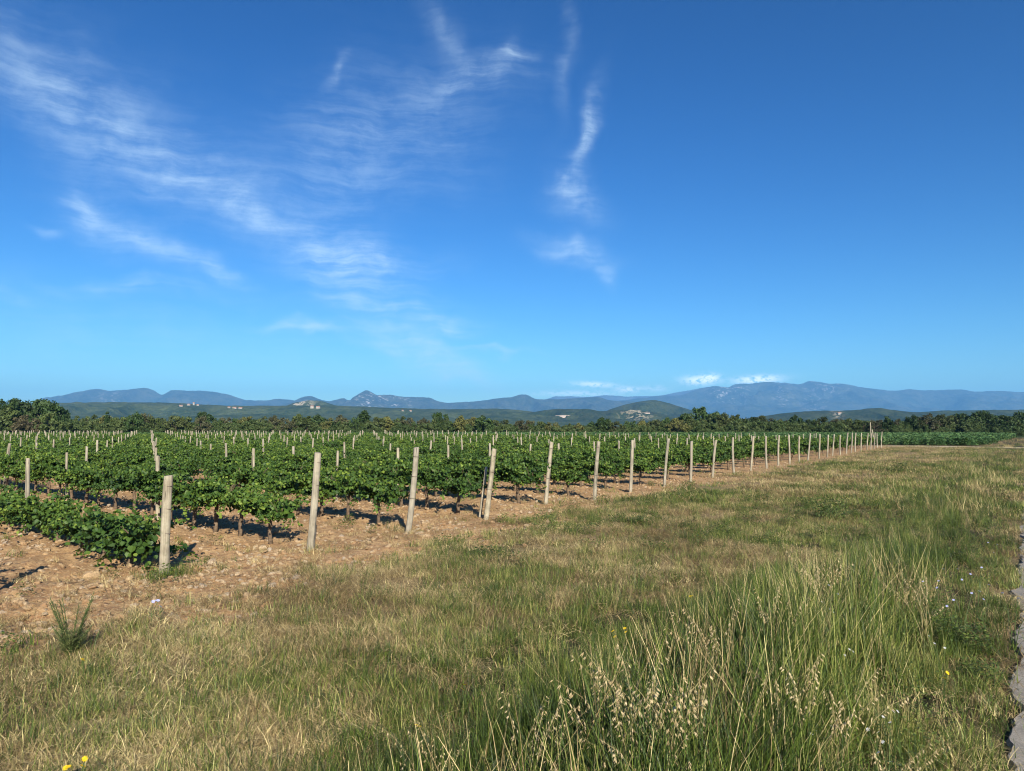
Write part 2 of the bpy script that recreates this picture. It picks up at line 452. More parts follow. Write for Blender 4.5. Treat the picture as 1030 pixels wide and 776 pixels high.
def build_road():
    m, t, b, out = mat('worn_asphalt')
    g = N(t, 'ShaderNodeNewGeometry'); P = g.outputs['Position']
    n1 = noise(t, P, 3.0, 5, .6); n2 = noise(t, P, 60, 3, .6)
    vo = N(t, 'ShaderNodeTexVoronoi', feature='DISTANCE_TO_EDGE'); vo.inputs['Scale'].default_value = 4.2
    wv = N(t, 'ShaderNodeVectorMath', operation='ADD'); L(t, P, wv.inputs[0])
    wn = N(t, 'ShaderNodeTexNoise'); wn.inputs['Scale'].default_value = 5; L(t, P, wn.inputs['Vector']); L(t, wn.outputs['Color'], wv.inputs[1]); L(t, wv.outputs[0], vo.inputs['Vector'])
    c = mixc(t, mapr(t, n1, .35, .65), (0.20, 0.18, 0.155), (0.29, 0.26, 0.22))
    c = mixc(t, M(t, 'MULTIPLY', mapr(t, n2, .5, .65), .6), c, (0.40, 0.36, 0.31))
    cr = M(t, 'MULTIPLY', mapr(t, vo.outputs['Distance'], 0.035, 0.008), mapr(t, n1, .4, .6))
    c = mixc(t, M(t, 'MULTIPLY', cr, .25), c, (0.10, 0.08, 0.06))
    L(t, c, b.inputs['Base Color']); b.inputs['Roughness'].default_value = .9
    bump(t, b, M(t, 'SUBTRACT', M(t, 'ADD', n2, n1), M(t, 'MULTIPLY', cr, .3)), .35, .012)
    us = np.concatenate([np.arange(-12, 30, 0.06), np.arange(30, 220, 1.0)])
    ws = np.linspace(0, 1, 14)
    V = []
    for k, w in enumerate(ws):
        e0 = -0.06 + (fbm(us * 1.1, us * 0 + 3, 3, 71) - .5) * 0.24 + (fbm(us * 7, us * 0, 2, 73) - .5) * 0.07
        r = e0 + (4.6 - e0) * w
        p = RP[None] + us[:, None] * RD[None] + r[:, None] * RN[None]
        z = 0.03 * np.ones(len(us)) if k else np.full(len(us), -0.02)
        if k == 1: p = RP[None] + us[:, None] * RD[None] + (e0 + 0.03)[:, None] * RN[None]
        V.append(np.column_stack([p, z]))
    V = np.array(V); nw, nu = V.shape[:2]
    i = np.arange(nw - 1)[:, None]; j = np.arange(nu - 1)[None]
    Fc = np.stack([i * nu + j, (i + 1) * nu + j, (i + 1) * nu + j + 1, i * nu + j + 1], -1).reshape(-1, 4)
    struct('road', mesh('road', V.reshape(-1, 3), Fc, m))


build_road()


# ------------------------------------------------------------------ hills and mountains
def hill_mat(name, lo, hi, rock, rock_lo, rock_hi, scale, dots=None):
    m, t, b, out = mat(name)
    g = N(t, 'ShaderNodeNewGeometry'); P = g.outputs['Position']
    n1 = noise(t, P, scale, 6, .65); n2 = noise(t, P, scale * 6, 4, .6)
    c = mixc(t, mapr(t, M(t, 'ADD', M(t, 'MULTIPLY', n1, .6), M(t, 'MULTIPLY', n2, .4)), .38, .64), lo, hi)
    rk = M(t, 'MULTIPLY', mapr(t, noise(t, mapping(t, P, scale=(1, 1, 0.45)), scale * 3.2, 6, .7), rock_lo, rock_lo + .07), M(t, 'ADD', attr(t, 'tint'), 0.0))
    rk2 = M(t, 'MULTIPLY', mapr(t, noise(t, P, scale * 2.1, 3, .5), rock_hi, rock_hi + .03), 0.8)
    c = mixc(t, M(t, 'MAXIMUM', rk, rk2, clamp=True), c, rock)
    L(t, c, b.inputs['Base Color']); b.inputs['Roughness'].default_value = .95; b.inputs['Specular IOR Level'].default_value = .1
    bump(t, b, n2, .8, 0.12 / scale)
    return m


def ridge(name, label, prof, D, wf, wb, material, amp=0.05, nx=420, ny=46, seed=1, rocky=None, cat=None, skew=None):
    """a relief whose crest follows the profile at distance D, with gullied slopes before and behind it"""
    prof = sorted(prof); px = np.array([p[0] for p in prof], float); py = np.array([p[1] for p in prof], float)
    xs = np.linspace(px[0], px[-1], nx)
    # smooth interpolation through the profile
    k = np.clip(np.searchsorted(px, xs) - 1, 0, len(px) - 2); tt = (xs - px[k]) / (px[k + 1] - px[k])
    mm = np.gradient(py, px)
    for i in range(1, len(py) - 1):
        if (py[i + 1] - py[i]) * (py[i] - py[i - 1]) <= 0: mm[i] = 0
    h = px[k + 1] - px[k]
    yy = (2 * tt ** 3 - 3 * tt ** 2 + 1) * py[k] + (tt ** 3 - 2 * tt ** 2 + tt) * h * mm[k] + (-2 * tt ** 3 + 3 * tt ** 2) * py[k + 1] + (tt ** 3 - tt ** 2) * h * mm[k + 1]
    zc = H + (HOR - yy) / F * D; xc = (xs - CX) / F * D
    v = np.concatenate([np.linspace(-1, 0, ny), np.linspace(0, 1, ny // 3)[1:]])
    XX, VV = np.meshgrid(xc, v)
    ZC = np.broadcast_to(zc, XX.shape)
    YY = D + np.where(VV < 0, VV * wf, VV * wb) + (fbm(XX / (wf * 1.2), VV * 0 + seed, 2, seed + 50) - .5) * wf * .35
    sh = np.where(VV < 0, 1 - (-VV) ** 1.15, 1 - VV ** 1.3)
    gul = np.abs(fbm(XX / (wf * 0.22) + VV * .8, YY / (wf * 0.5), 5, seed) - .5) * 2
    gul2 = fbm(XX / (wf * 0.06), YY / (wf * .07), 4, seed + 8) - .5
    crest = (fbm(XX / (D * 0.012), VV * 0 + seed, 5, seed + 3, .6) - .5)
    Z = ZC * sh * (1 - 0.75 * gul * np.clip(-VV * 3, 0, 1) * (1 - np.abs(VV)) * 2) + ZC * amp * crest + ZC * .09 * gul2 * np.clip(np.abs(VV) * 6, 0.12, 1)
    Z = np.where(np.abs(VV) > .97, -4, np.maximum(Z, -4))
    ny2 = len(v)
    V = np.stack([XX.ravel(), YY.ravel(), Z.ravel()], 1)
    i = np.arange(ny2 - 1)[:, None]; j = np.arange(nx - 1)[None]
    Fc = np.stack([i * nx + j, i * nx + j + 1, (i + 1) * nx + j + 1, (i + 1) * nx + j], -1).reshape(-1, 4)
    tint = np.zeros(len(V))
    if rocky:
        pxs = XX / YY * F + CX
        for (c, w, st, lo, hi) in rocky:
            tint = np.maximum(tint, (np.exp(-((pxs - c) / w) ** 2) * st * sst(lo, hi, VV)).ravel())
    me = mesh(name, V, Fc, material, True, tint)
    o = struct(name, me, label, cat)
    return o, BVHTree.FromPolygons([Vector(p) for p in V.tolist()], Fc.tolist())


m_mount = hill_mat('mountain_forest', (0.022, 0.034, 0.016), (0.080, 0.085, 0.055), (0.42, 0.40, 0.38), .54, .78, 0.0035)
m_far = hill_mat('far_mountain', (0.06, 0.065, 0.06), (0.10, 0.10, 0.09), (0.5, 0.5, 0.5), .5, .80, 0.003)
m_hill = hill_mat('hill_forest', (0.024, 0.044, 0.016), (0.085, 0.105, 0.042), (0.45, 0.38, 0.28), .50, .735, 0.009)
m_near = hill_mat('near_forest', (0.018, 0.034, 0.012), (0.055, 0.068, 0.028), (0.42, 0.35, 0.24), .50, .76, 0.016)

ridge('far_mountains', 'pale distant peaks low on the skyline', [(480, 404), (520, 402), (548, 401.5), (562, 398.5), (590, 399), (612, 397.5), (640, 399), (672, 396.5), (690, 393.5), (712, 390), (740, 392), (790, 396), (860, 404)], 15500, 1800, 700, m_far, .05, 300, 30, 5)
o_left, bv_left = ridge('blue_mountains', 'long blue mountain range with rounded tops', [(-160, 424), (-60, 421), (0, 412), (40, 401), (62, 394.5), (86, 390.7), (100, 392.5), (112, 391), (131, 389.5), (142, 392), (150, 396), (162, 391.5), (180, 392.3), (208, 393.5), (226, 398), (240, 402), (262, 402), (268, 400.5), (285, 401.5), (300, 404), (330, 405), (380, 408), (470, 418)], 10500, 2600, 900, m_mount, .045, 460, 46, 2, [(110, 14, .5, -.6, -.3)])
o_pk, bv_pk = ridge('rocky_peak', 'blue mountain with a pale rocky summit', [(250, 416), (290, 406), (312, 398.6), (330, 404), (346, 401), (352, 403), (360, 397.8), (365, 395), (369, 393), (374, 395), (380, 398), (390, 397.2), (410, 399.5), (430, 399.5), (441, 404), (470, 404.2), (495, 401.5), (512, 400), (527, 396.8), (538, 401), (560, 401.5), (598, 400), (610, 402.5), (640, 405), (690, 412)], 9300, 2200, 800, m_mount, .05, 460, 46, 3, [(370, 15, 1.9, -.8, -.02), (395, 14, 1.0, -.5, -.1)])
o_rt, bv_rt = ridge('great_range', 'high blue mountain range with grey crags', [(560, 416), (600, 407), (640, 401.5), (668, 398), (690, 396.5), (700, 393), (714, 389.5), (726, 387.5), (738, 388.5), (745, 385.5), (760, 385), (775, 383), (800, 384), (812, 385.5), (824, 382), (838, 384.5), (852, 385.3), (868, 388.5), (885, 391.5), (900, 393), (915, 391.8), (930, 393.3), (960, 392.7), (972, 394.7), (990, 394), (1020, 395.5), (1045, 395), (1100, 398), (1200, 404), (1320, 416)], 12500, 3600, 1000, m_mount, .04, 520, 60, 4, [(728, 14, 1, -.45, -.05), (742, 9, 1, -.5, -.05), (838, 14, .8, -.5, -.15), (820, 12, .6, -.9, -.6), (786, 8, .6, -.7, -.4)])
o_pl, bv_pl = ridge('wooded_plain', 'low dark wooded ridge spread before the mountains', [(-200, 411), (-40, 408), (60, 406), (110, 405.5), (185, 406.5), (215, 408), (260, 409.5), (330, 409), (400, 411), (450, 412), (500, 411.5), (540, 415), (580, 420), (640, 428)], 2700, 900, 500, m_hill, .05, 420, 40, 6)
o_h1, bv_h1 = ridge('farm_hill', 'small wooded hill with a pale cutting under its top', [(255, 417), (275, 412), (290, 406.5), (305, 403.5), (318, 403), (332, 406), (345, 411), (360, 417)], 3300, 420, 300, m_hill, .05, 160, 34, 8, [(300, 13, 1, -.6, -.1)])
o_h2, bv_h2 = ridge('scrub_hill', 'low scrubby hill behind the far tree line', [(500, 424), (530, 416), (555, 412), (585, 411.5), (605, 414), (625, 412.5), (640, 413), (660, 416), (690, 424)], 2500, 380, 250, m_near, .05, 200, 36, 9, [(640, 14, .9, -.8, -.2)])
o_h3, bv_h3 = ridge('dome_hill', 'dark dome shaped wooded hill', [(592, 422), (612, 412.5), (630, 407), (645, 404), (657, 402.8), (670, 405), (685, 410), (700, 415), (715, 421)], 3400, 600, 400, m_near, .03, 200, 40, 10)
o_h4, bv_h4 = ridge('low_hills', 'low wooded hills at the foot of the high range', [(730, 424), (770, 418), (800, 414.5), (830, 413.5), (855, 413), (872, 411), (890, 413), (915, 415), (945, 413.5), (975, 413), (1030, 412.5), (1100, 413), (1200, 422)], 2300, 420, 300, m_near, .05, 380, 36, 12, [(842, 6, .8, -.7, -.2)])


# ------------------------------------------------------------------ haze
def build_haze():
    m = bpy.data.materials.new('haze'); m.use_nodes = True; t = m.node_tree; t.nodes.clear()
    out = N(t, 'ShaderNodeOutputMaterial'); v = N(t, 'ShaderNodeVolumePrincipled')
    v.inputs['Color'].default_value = HAZE_COLOR; v.inputs['Density'].default_value = HAZE_DENSITY; v.inputs['Anisotropy'].default_value = 0.0
    L(t, v.outputs[0], out.inputs['Volume'])
    b = MB(); b.box((-17600, -17500, -6), (17400, 17700, 900))
    o = obj('haze', b.mesh('haze', m)); o['kind'] = 'stuff'; o['label'] = 'thin blue air haze over the whole plain'


build_haze()

# ------------------------------------------------------------------ houses far off on the hills
m_wall = plain('pale_render', (0.38, 0.34, 0.29), .85, .12, .3)
m_roof = plain('clay_roof_tile', (0.36, 0.17, 0.10), .85, .25, .8)
m_pane = plain('dark_pane', (0.03, 0.035, 0.04), .3, .1, 1)


def house(px, py, bv, w, dp, h, rot, label, pit=0.32, lift=0.0):
    d = ray(px, py).normalized(); hit = bv.ray_cast(Vector((0, 0, H)), d)
    if hit[0] is None: return
    p = hit[0]; w *= .75; dp *= .8; h *= .72; t = thing('house', label, 'house', (p.x, p.y, p.z - 1.0 + lift), (0, 0, rot), group='houses on the far hills')
    b = MB(); b.box((-w / 2, -dp / 2, -3), (w / 2, dp / 2, h)); obj('wall', b.mesh('house_wall', m_wall), t)
    b = MB(); o = .5; rh = dp * pit
    b.add([(-w / 2 - o, -dp / 2 - o, h + .02), (w / 2 + o, -dp / 2 - o, h + .02), (w / 2 + o, dp / 2 + o, h + .02), (-w / 2 - o, dp / 2 + o, h + .02), (-w / 2 - o, 0, h + rh), (w / 2 + o, 0, h + rh)],
          [(0, 1, 5, 4), (2, 3, 4, 5), (1, 2, 5), (3, 0, 4), (3, 2, 1, 0)])
    obj('roof', b.mesh('house_roof', m_roof), t)
    for i in range(max(2, int(w / 6))):
        x = -w / 2 + (i + .5) * w / max(2, int(w / 6)); b = MB(); b.box((x - .7, -dp / 2 - .04, h * .42), (x + .7, -dp / 2 + .05, h * .42 + 1.7)); obj('window', b.mesh('house_window', m_pane), t)


house(182, 409.0, bv_pl, 14, 9, 5, .3, 'small pale house at the lower end of the ridge hamlet')
house(190, 408.0, bv_pl, 12, 9, 6, -.1, 'pale house in the middle of the ridge hamlet')
house(195, 407.6, bv_pl, 7, 7, 12, .1, 'tall narrow tower house topping the ridge hamlet')
house(199, 408.3, bv_pl, 9, 8, 6, .2, 'small house beside the tower of the ridge hamlet')
house(230.5, 410.6, bv_pl, 11, 8, 5, .1, 'short pale farm building at the end of two long sheds')
house(236, 411.0, bv_pl, 16, 9, 5, 0, 'first long pale farm shed on the wooded ridge')
house(242, 411.2, bv_pl, 15, 9, 5, 0, 'last long pale farm shed on the wooded ridge')
house(314, 410.6, bv_pl, 13, 9, 9, .1, 'bright white villa below the pale cutting of the small hill')
house(320, 410.8, bv_pl, 15, 9, 8, -.1, 'wide white villa facing the sun beside a smaller villa')
house(405, 413.6, bv_pl, 8, 7, 4, .2, 'small lone house among woods under the rocky summit')
house(413, 414.0, bv_pl, 9, 7, 5, .2, 'larger house among woods under the rocky summit')
house(844, 416.8, bv_h4, 12, 8, 6, .2, 'pale house on the low hills under the great range')
house(985, 416.0, bv_h4, 12, 8, 5, -.2, 'house on the low hills above the darkest trees')

# pale quarry face cut in the scrubby hill
def quarry():
    d = ray(567, 420).normalized(); hit = bv_h2.ray_cast(Vector((0, 0, H)), d)[0]
    d2 = ray(650, 416).normalized(); hit2 = bv_h2.ray_cast(Vector((0, 0, H)), d2)[0]
    mq = plain('quarry_rock', (0.40, 0.32, 0.26), .95, .3, .08)
    for k, (p, w, dp, hh) in enumerate(((hit, 66, 26, 11), (hit2, 26, 12, 6))):
        if p is None: continue
        rg = np.random.default_rng(k + 4); V = []; n = 24
        for a in range(n):
            th = 2 * math.pi * a / n; j = 1 + .22 * rg.uniform(-1, 1)
            V.append((math.cos(th) * w / 2 * j, math.sin(th) * dp / 2 * j, -6))
        for a in range(n):
            x, y, z = V[a]; V.append((x * .82, y * .7, hh * rg.uniform(.45, .75) * (1 if y > -2 else .5)))
        V.append((0, 2, hh * .8))
        Fc = [(a, (a + 1) % n, n + (a + 1) % n, n + a) for a in range(n)] + [(n + a, n + (a + 1) % n, 2 * n) for a in range(n)]
        struct('quarry', mesh('quarry', V, Fc, mq), 'pale quarry face cut into the scrubby hill' if k == 0 else 'steep pale bank at the foot of the dome hill', loc=(p.x, p.y, p.z - 2))


quarry()

# ------------------------------------------------------------------ trees of the far belt
m_bark = plain('tree_bark', (0.11, 0.085, 0.06), .9, .3, 3)
m_tree = leafy('tree_leaves', [(0.0, (0.55, 0.55, 0.55)), (0.5, (1, 1, 1)), (1.0, (1.45, 1.4, 1.3))], .2, .6, .25, .3, objcolor=True)


def tree_meshes(kind, seed):
    """crown and trunk of unit height"""
    g = np.random.default_rng(seed); C = []
    if kind == 'round': n, cz, rx, rz = 38, .54, .46, .44
    elif kind == 'bush': n, cz, rx, rz = 38, .46, .62, .47
    elif kind == 'tall': n, cz, rx, rz = 30, .53, .25, .45
    else: n, cz, rx, rz = 24, .52, .17, .47
    for i in range(n):
        u = g.normal(size=3); u /= np.linalg.norm(u); rr = g.uniform(.35, 1.0) ** .6
        z = cz + u[2] * rr * rz
        wd = 1.0 if kind != 'cone' else max(.15, 1.25 * (1 - (z - .05) / .95))
        C.append((u[0] * rr * rx * wd, u[1] * rr * rx * wd, z, g.uniform(.09, .17) * (1 if kind != 'cone' else .6), g.uniform(0, 1)))
    V = []; Fc = []; T = []
    for (cx, cy_, cz_, cr, ct) in C:
        k = 64
        u = g.normal(size=(k, 3)); u /= np.linalg.norm(u, axis=1)[:, None]
        p = np.array([cx, cy_, cz_]) + u * cr * g.uniform(.35, 1.1, k)[:, None] * np.array([1, 1, .8])
        nr = u + g.normal(size=(k, 3)) * .7; nr /= np.linalg.norm(nr, axis=1)[:, None]
        a = np.cross(nr, g.normal(size=(k, 3))); a /= np.linalg.norm(a, axis=1)[:, None]; b = np.cross(nr, a)
        s = g.uniform(.022, .048, k)[:, None]
        q = np.stack([p - a * s, p - b * s * .7, p + a * s * 1.1, p + b * s * .7], 1).reshape(-1, 3)
        base = len(V) and sum(len(x) for x in V); V.append(q)
        Fc.append(np.arange(k * 4).reshape(k, 4) + base); T.append(np.repeat(np.clip(.5 + (ct - .5) * .55 + g.uniform(-.25, .25, k), 0, 1), 4))
    cr = mesh('crown_' + kind, np.concatenate(V), np.concatenate(Fc), m_tree, False, np.concatenate(T))
    b = MB(); rg = np.random.default_rng(seed + 1)
    top = Vector((rg.uniform(-.03, .03), rg.uniform(-.03, .03), .72))
    b.tube([(0, 0, -.03), (0.005, 0, .06), (.01, .01, .22), (.0, .015, .42), tuple(top)], [.045, .03, .024, .016, .006], 7, rng=rg, jitter=.1)
    for i in range(7):
        a = i * 2.4; z0 = .2 + i * .06; l = rg.uniform(.18, .32) * (1 if kind in ('round', 'bush') else .55)
        p0 = Vector((.005, .01, z0)); p2 = p0 + Vector((math.cos(a) * l, math.sin(a) * l, l * .7)); p1 = p0.lerp(p2, .5) + Vector((0, 0, -.02))
        b.tube([p0, p1, p2], [.014, .010, .004], 5)
    return cr, b.mesh('trunk_' + kind, m_bark, True)


TM = {k: [tree_meshes(k, 100 + 10 * i + j) for j in range(n)] for i, (k, n) in enumerate((('round', 4), ('bush', 4), ('tall', 3), ('cone', 2)))}
TREE_COL = {'dark green': (0.030, 0.056, 0.016), 'deep green': (0.038, 0.065, 0.020), 'olive green': (0.058, 0.080, 0.024), 'olive brown': (0.060, 0.076, 0.026),
            'reddish brown': (0.090, 0.078, 0.040), 'yellow green': (0.105, 0.110, 0.035), 'dull brown': (0.060, 0.062, 0.030)}
ONES = 'zeroth first second third fourth fifth sixth seventh eighth ninth tenth eleventh twelfth thirteenth fourteenth fifteenth sixteenth seventeenth eighteenth nineteenth'.split()
TENS = {20: 'twenty', 30: 'thirty', 40: 'forty', 50: 'fifty', 60: 'sixty', 70: 'seventy', 80: 'eighty', 90: 'ninety'}


def ordw(n):
    if n < 20: return ONES[n]
    if n >= 100: return 'hundredth' if n == 100 else ('hundred-and-' + ordw(n - 100))
    t, u = n // 10 * 10, n % 10
    return TENS[t][:-1] + 'ieth' if u == 0 else TENS[t] + '-' + ONES[u]


def plant_tree(kind, colname, px, topy, D, wfac, label, group=None, var=0):
    hgt = H + (HOR - topy) / F * D; x = (px - CX) / F * D
    t = thing('tree', label, 'tree', (x, D, -0.1), (0, 0, random.uniform(0, 6.28)), (hgt * wfac, hgt * wfac, hgt), group or 'trees of the far belt')
    cr, tk = TM[kind][var % len(TM[kind])]
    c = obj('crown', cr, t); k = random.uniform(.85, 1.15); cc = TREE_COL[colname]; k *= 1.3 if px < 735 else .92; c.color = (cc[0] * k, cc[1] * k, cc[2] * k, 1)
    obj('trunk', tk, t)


def build_trees():
    prof = np.array([(-90, 402), (-30, 404), (0, 410), (45, 413), (60, 415), (100, 416.5), (150, 417), (250, 418), (350, 419), (450, 419), (520, 421), (560, 424), (620, 423), (655, 421), (690, 417), (730, 417), (800, 419), (850, 420), (900, 418.5), (960, 415.5), (1030, 414), (1120, 413)])
    special = [('round', 'dark green', 3, 403, 168, .95, 'dark green oak at the outer end of the tall dark grove'),
               ('round', 'deep green', 18, 399.5, 172, .8, 'second tree of the tall dark grove, broad and deep green'),
               ('round', 'dark green', 32, 398.5, 175, .9, 'highest dark oak of the tall grove beside the vineyard'),
               ('round', 'deep green', 45, 401, 173, .85, 'fourth deep green tree of the tall dark grove'),
               ('round', 'dark green', 56, 404.5, 171, .8, 'last and lowest dark tree closing the tall grove'),
               ('bush', 'reddish brown', 29, 414.5, 160, .95, 'reddish brown bushy tree in front of the tall dark grove'),
               ('bush', 'olive green', 48, 413, 160, .9, 'olive bushy tree in front of the end of the dark grove'),
               ('cone', 'dark green', 108, 413.5, 166, 1.0, 'slim dark conifer standing alone above the olive tree line'),
               ('round', 'dark green', 136, 415, 164, .8, 'round dark tree under the twin topped blue mountain'),
               ('round', 'dark green', 206, 413.5, 182, .9, 'dark tree rising behind the line near the white sheds'),
               ('tall', 'dark green', 366, 413.5, 176, 1.1, 'dark upright tree directly under the rocky summit'),
               ('round', 'dark green', 443, 414.5, 178, .9, 'dark round tree topping the middle of the tree line'),
               ('round', 'dark green', 607, 420.0, 168, 1.0, 'dark green round tree under the foot of the dome hill'),
               ('round', 'dark green', 706, 408.5, 176, .8, 'tallest dark rounded tree beside the dome hill'),
               ('round', 'deep green', 690, 413, 172, .85, 'deep green tree leaning against the tallest dark tree'),
               ('round', 'deep green', 722, 413.5, 172, .85, 'deep green tree on the range side of the tallest one'),
               ('bush', 'yellow green', 682, 421.5, 160, 1.1, 'yellow green low bush below the tallest dark tree'),
               ('round', 'olive brown', 945, 416, 166, .95, 'olive brown rounded tree before the darkest end of the belt'),
               ('bush', 'dull brown', 879, 422.5, 158, .95, 'dull brown bushy tree behind the crossed poles'),
               ('round', 'dark green', 985, 412.5, 168, .95, 'broad dark oak towering over the far green field')]
    for i, a in enumerate(special): plant_tree(*a, var=i)
    g = np.random.default_rng(5); px = -75.0; i = 0; rows = []
    while px < 1110:
        i += 1
        rows.append(px); px += g.uniform(9.5, 14.5)
    for i, px in enumerate(rows):
        ty = float(np.interp(px, prof[:, 0], prof[:, 1])) + g.uniform(-1.6, 2.2)
        if px > 900: cs = ['dull brown', 'dark green', 'olive brown', 'dark green', 'dull brown']
        elif px > 735: cs = ['dull brown', 'olive green', 'dark green', 'olive brown', 'deep green']
        elif px > 560: cs = ['olive brown', 'olive green', 'deep green', 'olive brown', 'yellow green']
        else: cs = ['olive green', 'olive brown', 'olive green', 'yellow green', 'deep green', 'dull brown']
        cn = cs[int(g.integers(len(cs)))]; kd = ['round', 'bush', 'bush', 'round', 'tall'][int(g.integers(5))]
        word = {'round': 'rounded tree', 'bush': 'low bushy tree', 'tall': 'upright tree'}[kd]
        plant_tree(kd, cn, px, ty, g.uniform(163, 180), g.uniform(.8, 1.15) if kd != 'tall' else g.uniform(1.1, 1.6),
                   f'{cn} {word}, {ordw(i + 1)} along the far line counted from the tall grove', var=int(g.integers(12)))


build_trees()


# ------------------------------------------------------------------ scattering of what nobody could count
def template_collection(name, meshes):
    c = bpy.data.collections.new(name)
    for i, me in enumerate(meshes):
        o = bpy.data.objects.new(f'{name}_{i:02d}', me); c.objects.link(o)
    return c


def scatter(name, label, P, rotz, scl, idx, coll, tilt=None):
    n = len(P); me = bpy.data.meshes.new(name); me.vertices.add(n); me.vertices.foreach_set('co', np.asarray(P, np.float32).ravel())
    rot = np.zeros((n, 3), np.float32); rot[:, 2] = rotz
    if tilt is not None: rot[:, :2] = tilt
    a = me.attributes.new('rot', 'FLOAT_VECTOR', 'POINT'); a.data.foreach_set('vector', rot.ravel())
    a = me.attributes.new('scl', 'FLOAT', 'POINT'); a.data.foreach_set('value', np.asarray(scl, np.float32))
    a = me.attributes.new('idx', 'INT', 'POINT'); a.data.foreach_set('value', np.asarray(idx, np.int32))
    ng = bpy.data.node_groups.new(name, 'GeometryNodeTree')
    ng.interface.new_socket('Geometry', in_out='INPUT', socket_type='NodeSocketGeometry'); ng.interface.new_socket('Geometry', in_out='OUTPUT', socket_type='NodeSocketGeometry')
    gi, go = ng.nodes.new('NodeGroupInput'), ng.nodes.new('NodeGroupOutput')
    ci = ng.nodes.new('GeometryNodeCollectionInfo'); ci.inputs['Collection'].default_value = coll; ci.inputs['Separate Children'].default_value = True; ci.inputs['Reset Children'].default_value = True
    ip = ng.nodes.new('GeometryNodeInstanceOnPoints'); ip.inputs['Pick Instance'].default_value = True

    def na(nm, ty):
        x = ng.nodes.new('GeometryNodeInputNamedAttribute'); x.data_type = ty; x.inputs['Name'].default_value = nm
        return [s for s in x.outputs if s.enabled][0]
    e = ng.nodes.new('FunctionNodeEulerToRotation')
    ng.links.new(na('rot', 'FLOAT_VECTOR'), e.inputs[0]); ng.links.new(e.outputs[0], ip.inputs['Rotation'])
    ng.links.new(na('scl', 'FLOAT'), ip.inputs['Scale']); ng.links.new(na('idx', 'INT'), ip.inputs['Instance Index'])
    ng.links.new(gi.outputs[0], ip.inputs['Points']); ng.links.new(ci.outputs[0], ip.inputs['Instance']); ng.links.new(ip.outputs[0], go.inputs[0])
    o = obj(name, me); md = o.modifiers.new('scatter', 'NODES'); md.node_group = ng
    o['kind'] = 'stuff'; o['label'] = label
    return o


# ------------------------------------------------------------------ vines
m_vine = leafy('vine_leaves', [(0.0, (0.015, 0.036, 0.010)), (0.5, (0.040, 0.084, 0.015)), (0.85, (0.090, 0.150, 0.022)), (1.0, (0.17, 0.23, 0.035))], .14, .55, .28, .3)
m_vtrunk = plain('vine_bark', (0.135, 0.095, 0.062), .95, .4, 14)


def vine_foliage(seed, shoots, per, size, low=0.0):
    """leaves borne along arching shoots that start on two arms at 0.6 m"""
    g = np.random.default_rng(seed); V = []; Fc = []; T = []; n0 = 0
    for s in range(shoots):
        x0 = g.uniform(-.58, .58); p = np.array([x0, g.uniform(-.05, .05), .58 - low + g.uniform(-.03, .08)])
        a = g.uniform(0, 2 * math.pi); out = np.array([math.cos(a) * .6, math.sin(a) * .66, 0.0])
        hang = g.uniform() < .34; ln = g.uniform(.32, .80); rise = g.uniform(.42, 1.0) if not hang else g.uniform(.0, .3)
        d = np.array([out[0] * (1 - rise * .6), out[1] * (1 - rise * .6), rise + .15]); d /= np.linalg.norm(d)
        droop = g.uniform(.4, 2.2) if not hang else g.uniform(2.5, 4.5)
        for k in range(per):
            f = k / (per - 1); step = ln / per
            d = d + np.array([out[0] * .08, out[1] * .08, -droop * f * step * 2.0]); d /= np.linalg.norm(d)
            p = p + d * step
            if p[2] < .26 - low * .8: break
            for rep in range(2):
                th = g.uniform(0, 2 * math.pi); side = np.array([math.cos(th), math.sin(th), g.uniform(-.4, .5)])
                c = p + side * g.uniform(.03, .11)
                nr = np.array([side[0] * .7, side[1] * .7, .55]) + g.normal(size=3) * .38
                nr /= np.linalg.norm(nr)
                t = side + np.array([0, 0, -.5]) + g.normal(size=3) * .3; t -= nr * t.dot(nr); t /= np.linalg.norm(t)
                b = np.cross(nr, t); sz = size * g.uniform(.7, 1.2) * (1 - .4 * f); fold = g.uniform(.05, .3) * sz
                pts = [c - t * .42 * sz, c - t * .32 * sz + b * .46 * sz + nr * fold, c + t * .14 * sz + b * .52 * sz + nr * fold, c + t * .62 * sz - nr * fold * .4,
                       c + t * .14 * sz - b * .52 * sz + nr * fold, c - t * .32 * sz - b * .46 * sz + nr * fold]
                V += pts; Fc += [(n0, n0 + 1, n0 + 2, n0 + 3), (n0, n0 + 3, n0 + 4, n0 + 5)]; n0 += 6
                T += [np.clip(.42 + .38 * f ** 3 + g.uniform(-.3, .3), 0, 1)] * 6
    return np.array(V), Fc, T


def vine_trunk(seed, low=0.0):
    g = np.random.default_rng(seed); b = MB(); h = .60 - low
    pts = [(0, 0, -.06)]; x = y = 0
    for k in range(1, 6):
        x += g.uniform(-.03, .03); y += g.uniform(-.02, .02); pts.append((x, y, h * k / 5))
    b.tube(pts, [.052, .04, .034, .036, .033, .038], 8, rng=g, jitter=.16)
    for s in (-1, 1):
        b.tube([(x, y, h - .03), (x + s * .12, y + g.uniform(-.02, .02), h + .03), (x + s * .3, y + g.uniform(-.03, .03), h + .04), (x + s * .48, y, h + g.uniform(.0, .06))], [.03, .024, .02, .012], 6, rng=g, jitter=.15)
    for k in range(6):
        s = g.uniform(-.5, .5); p0 = Vector((s, y, h + .02)); a = g.uniform(0, 6.28)
        b.tube([p0, p0 + Vector((math.cos(a) * .05, math.sin(a) * .08, .16)), p0 + Vector((math.cos(a) * .12, math.sin(a) * .2, .3))], [.008, .006, .004], 4)
    return b


def leaf_mesh(nm, v): return mesh(nm, v[0], v[1], m_vine, False, v[2])


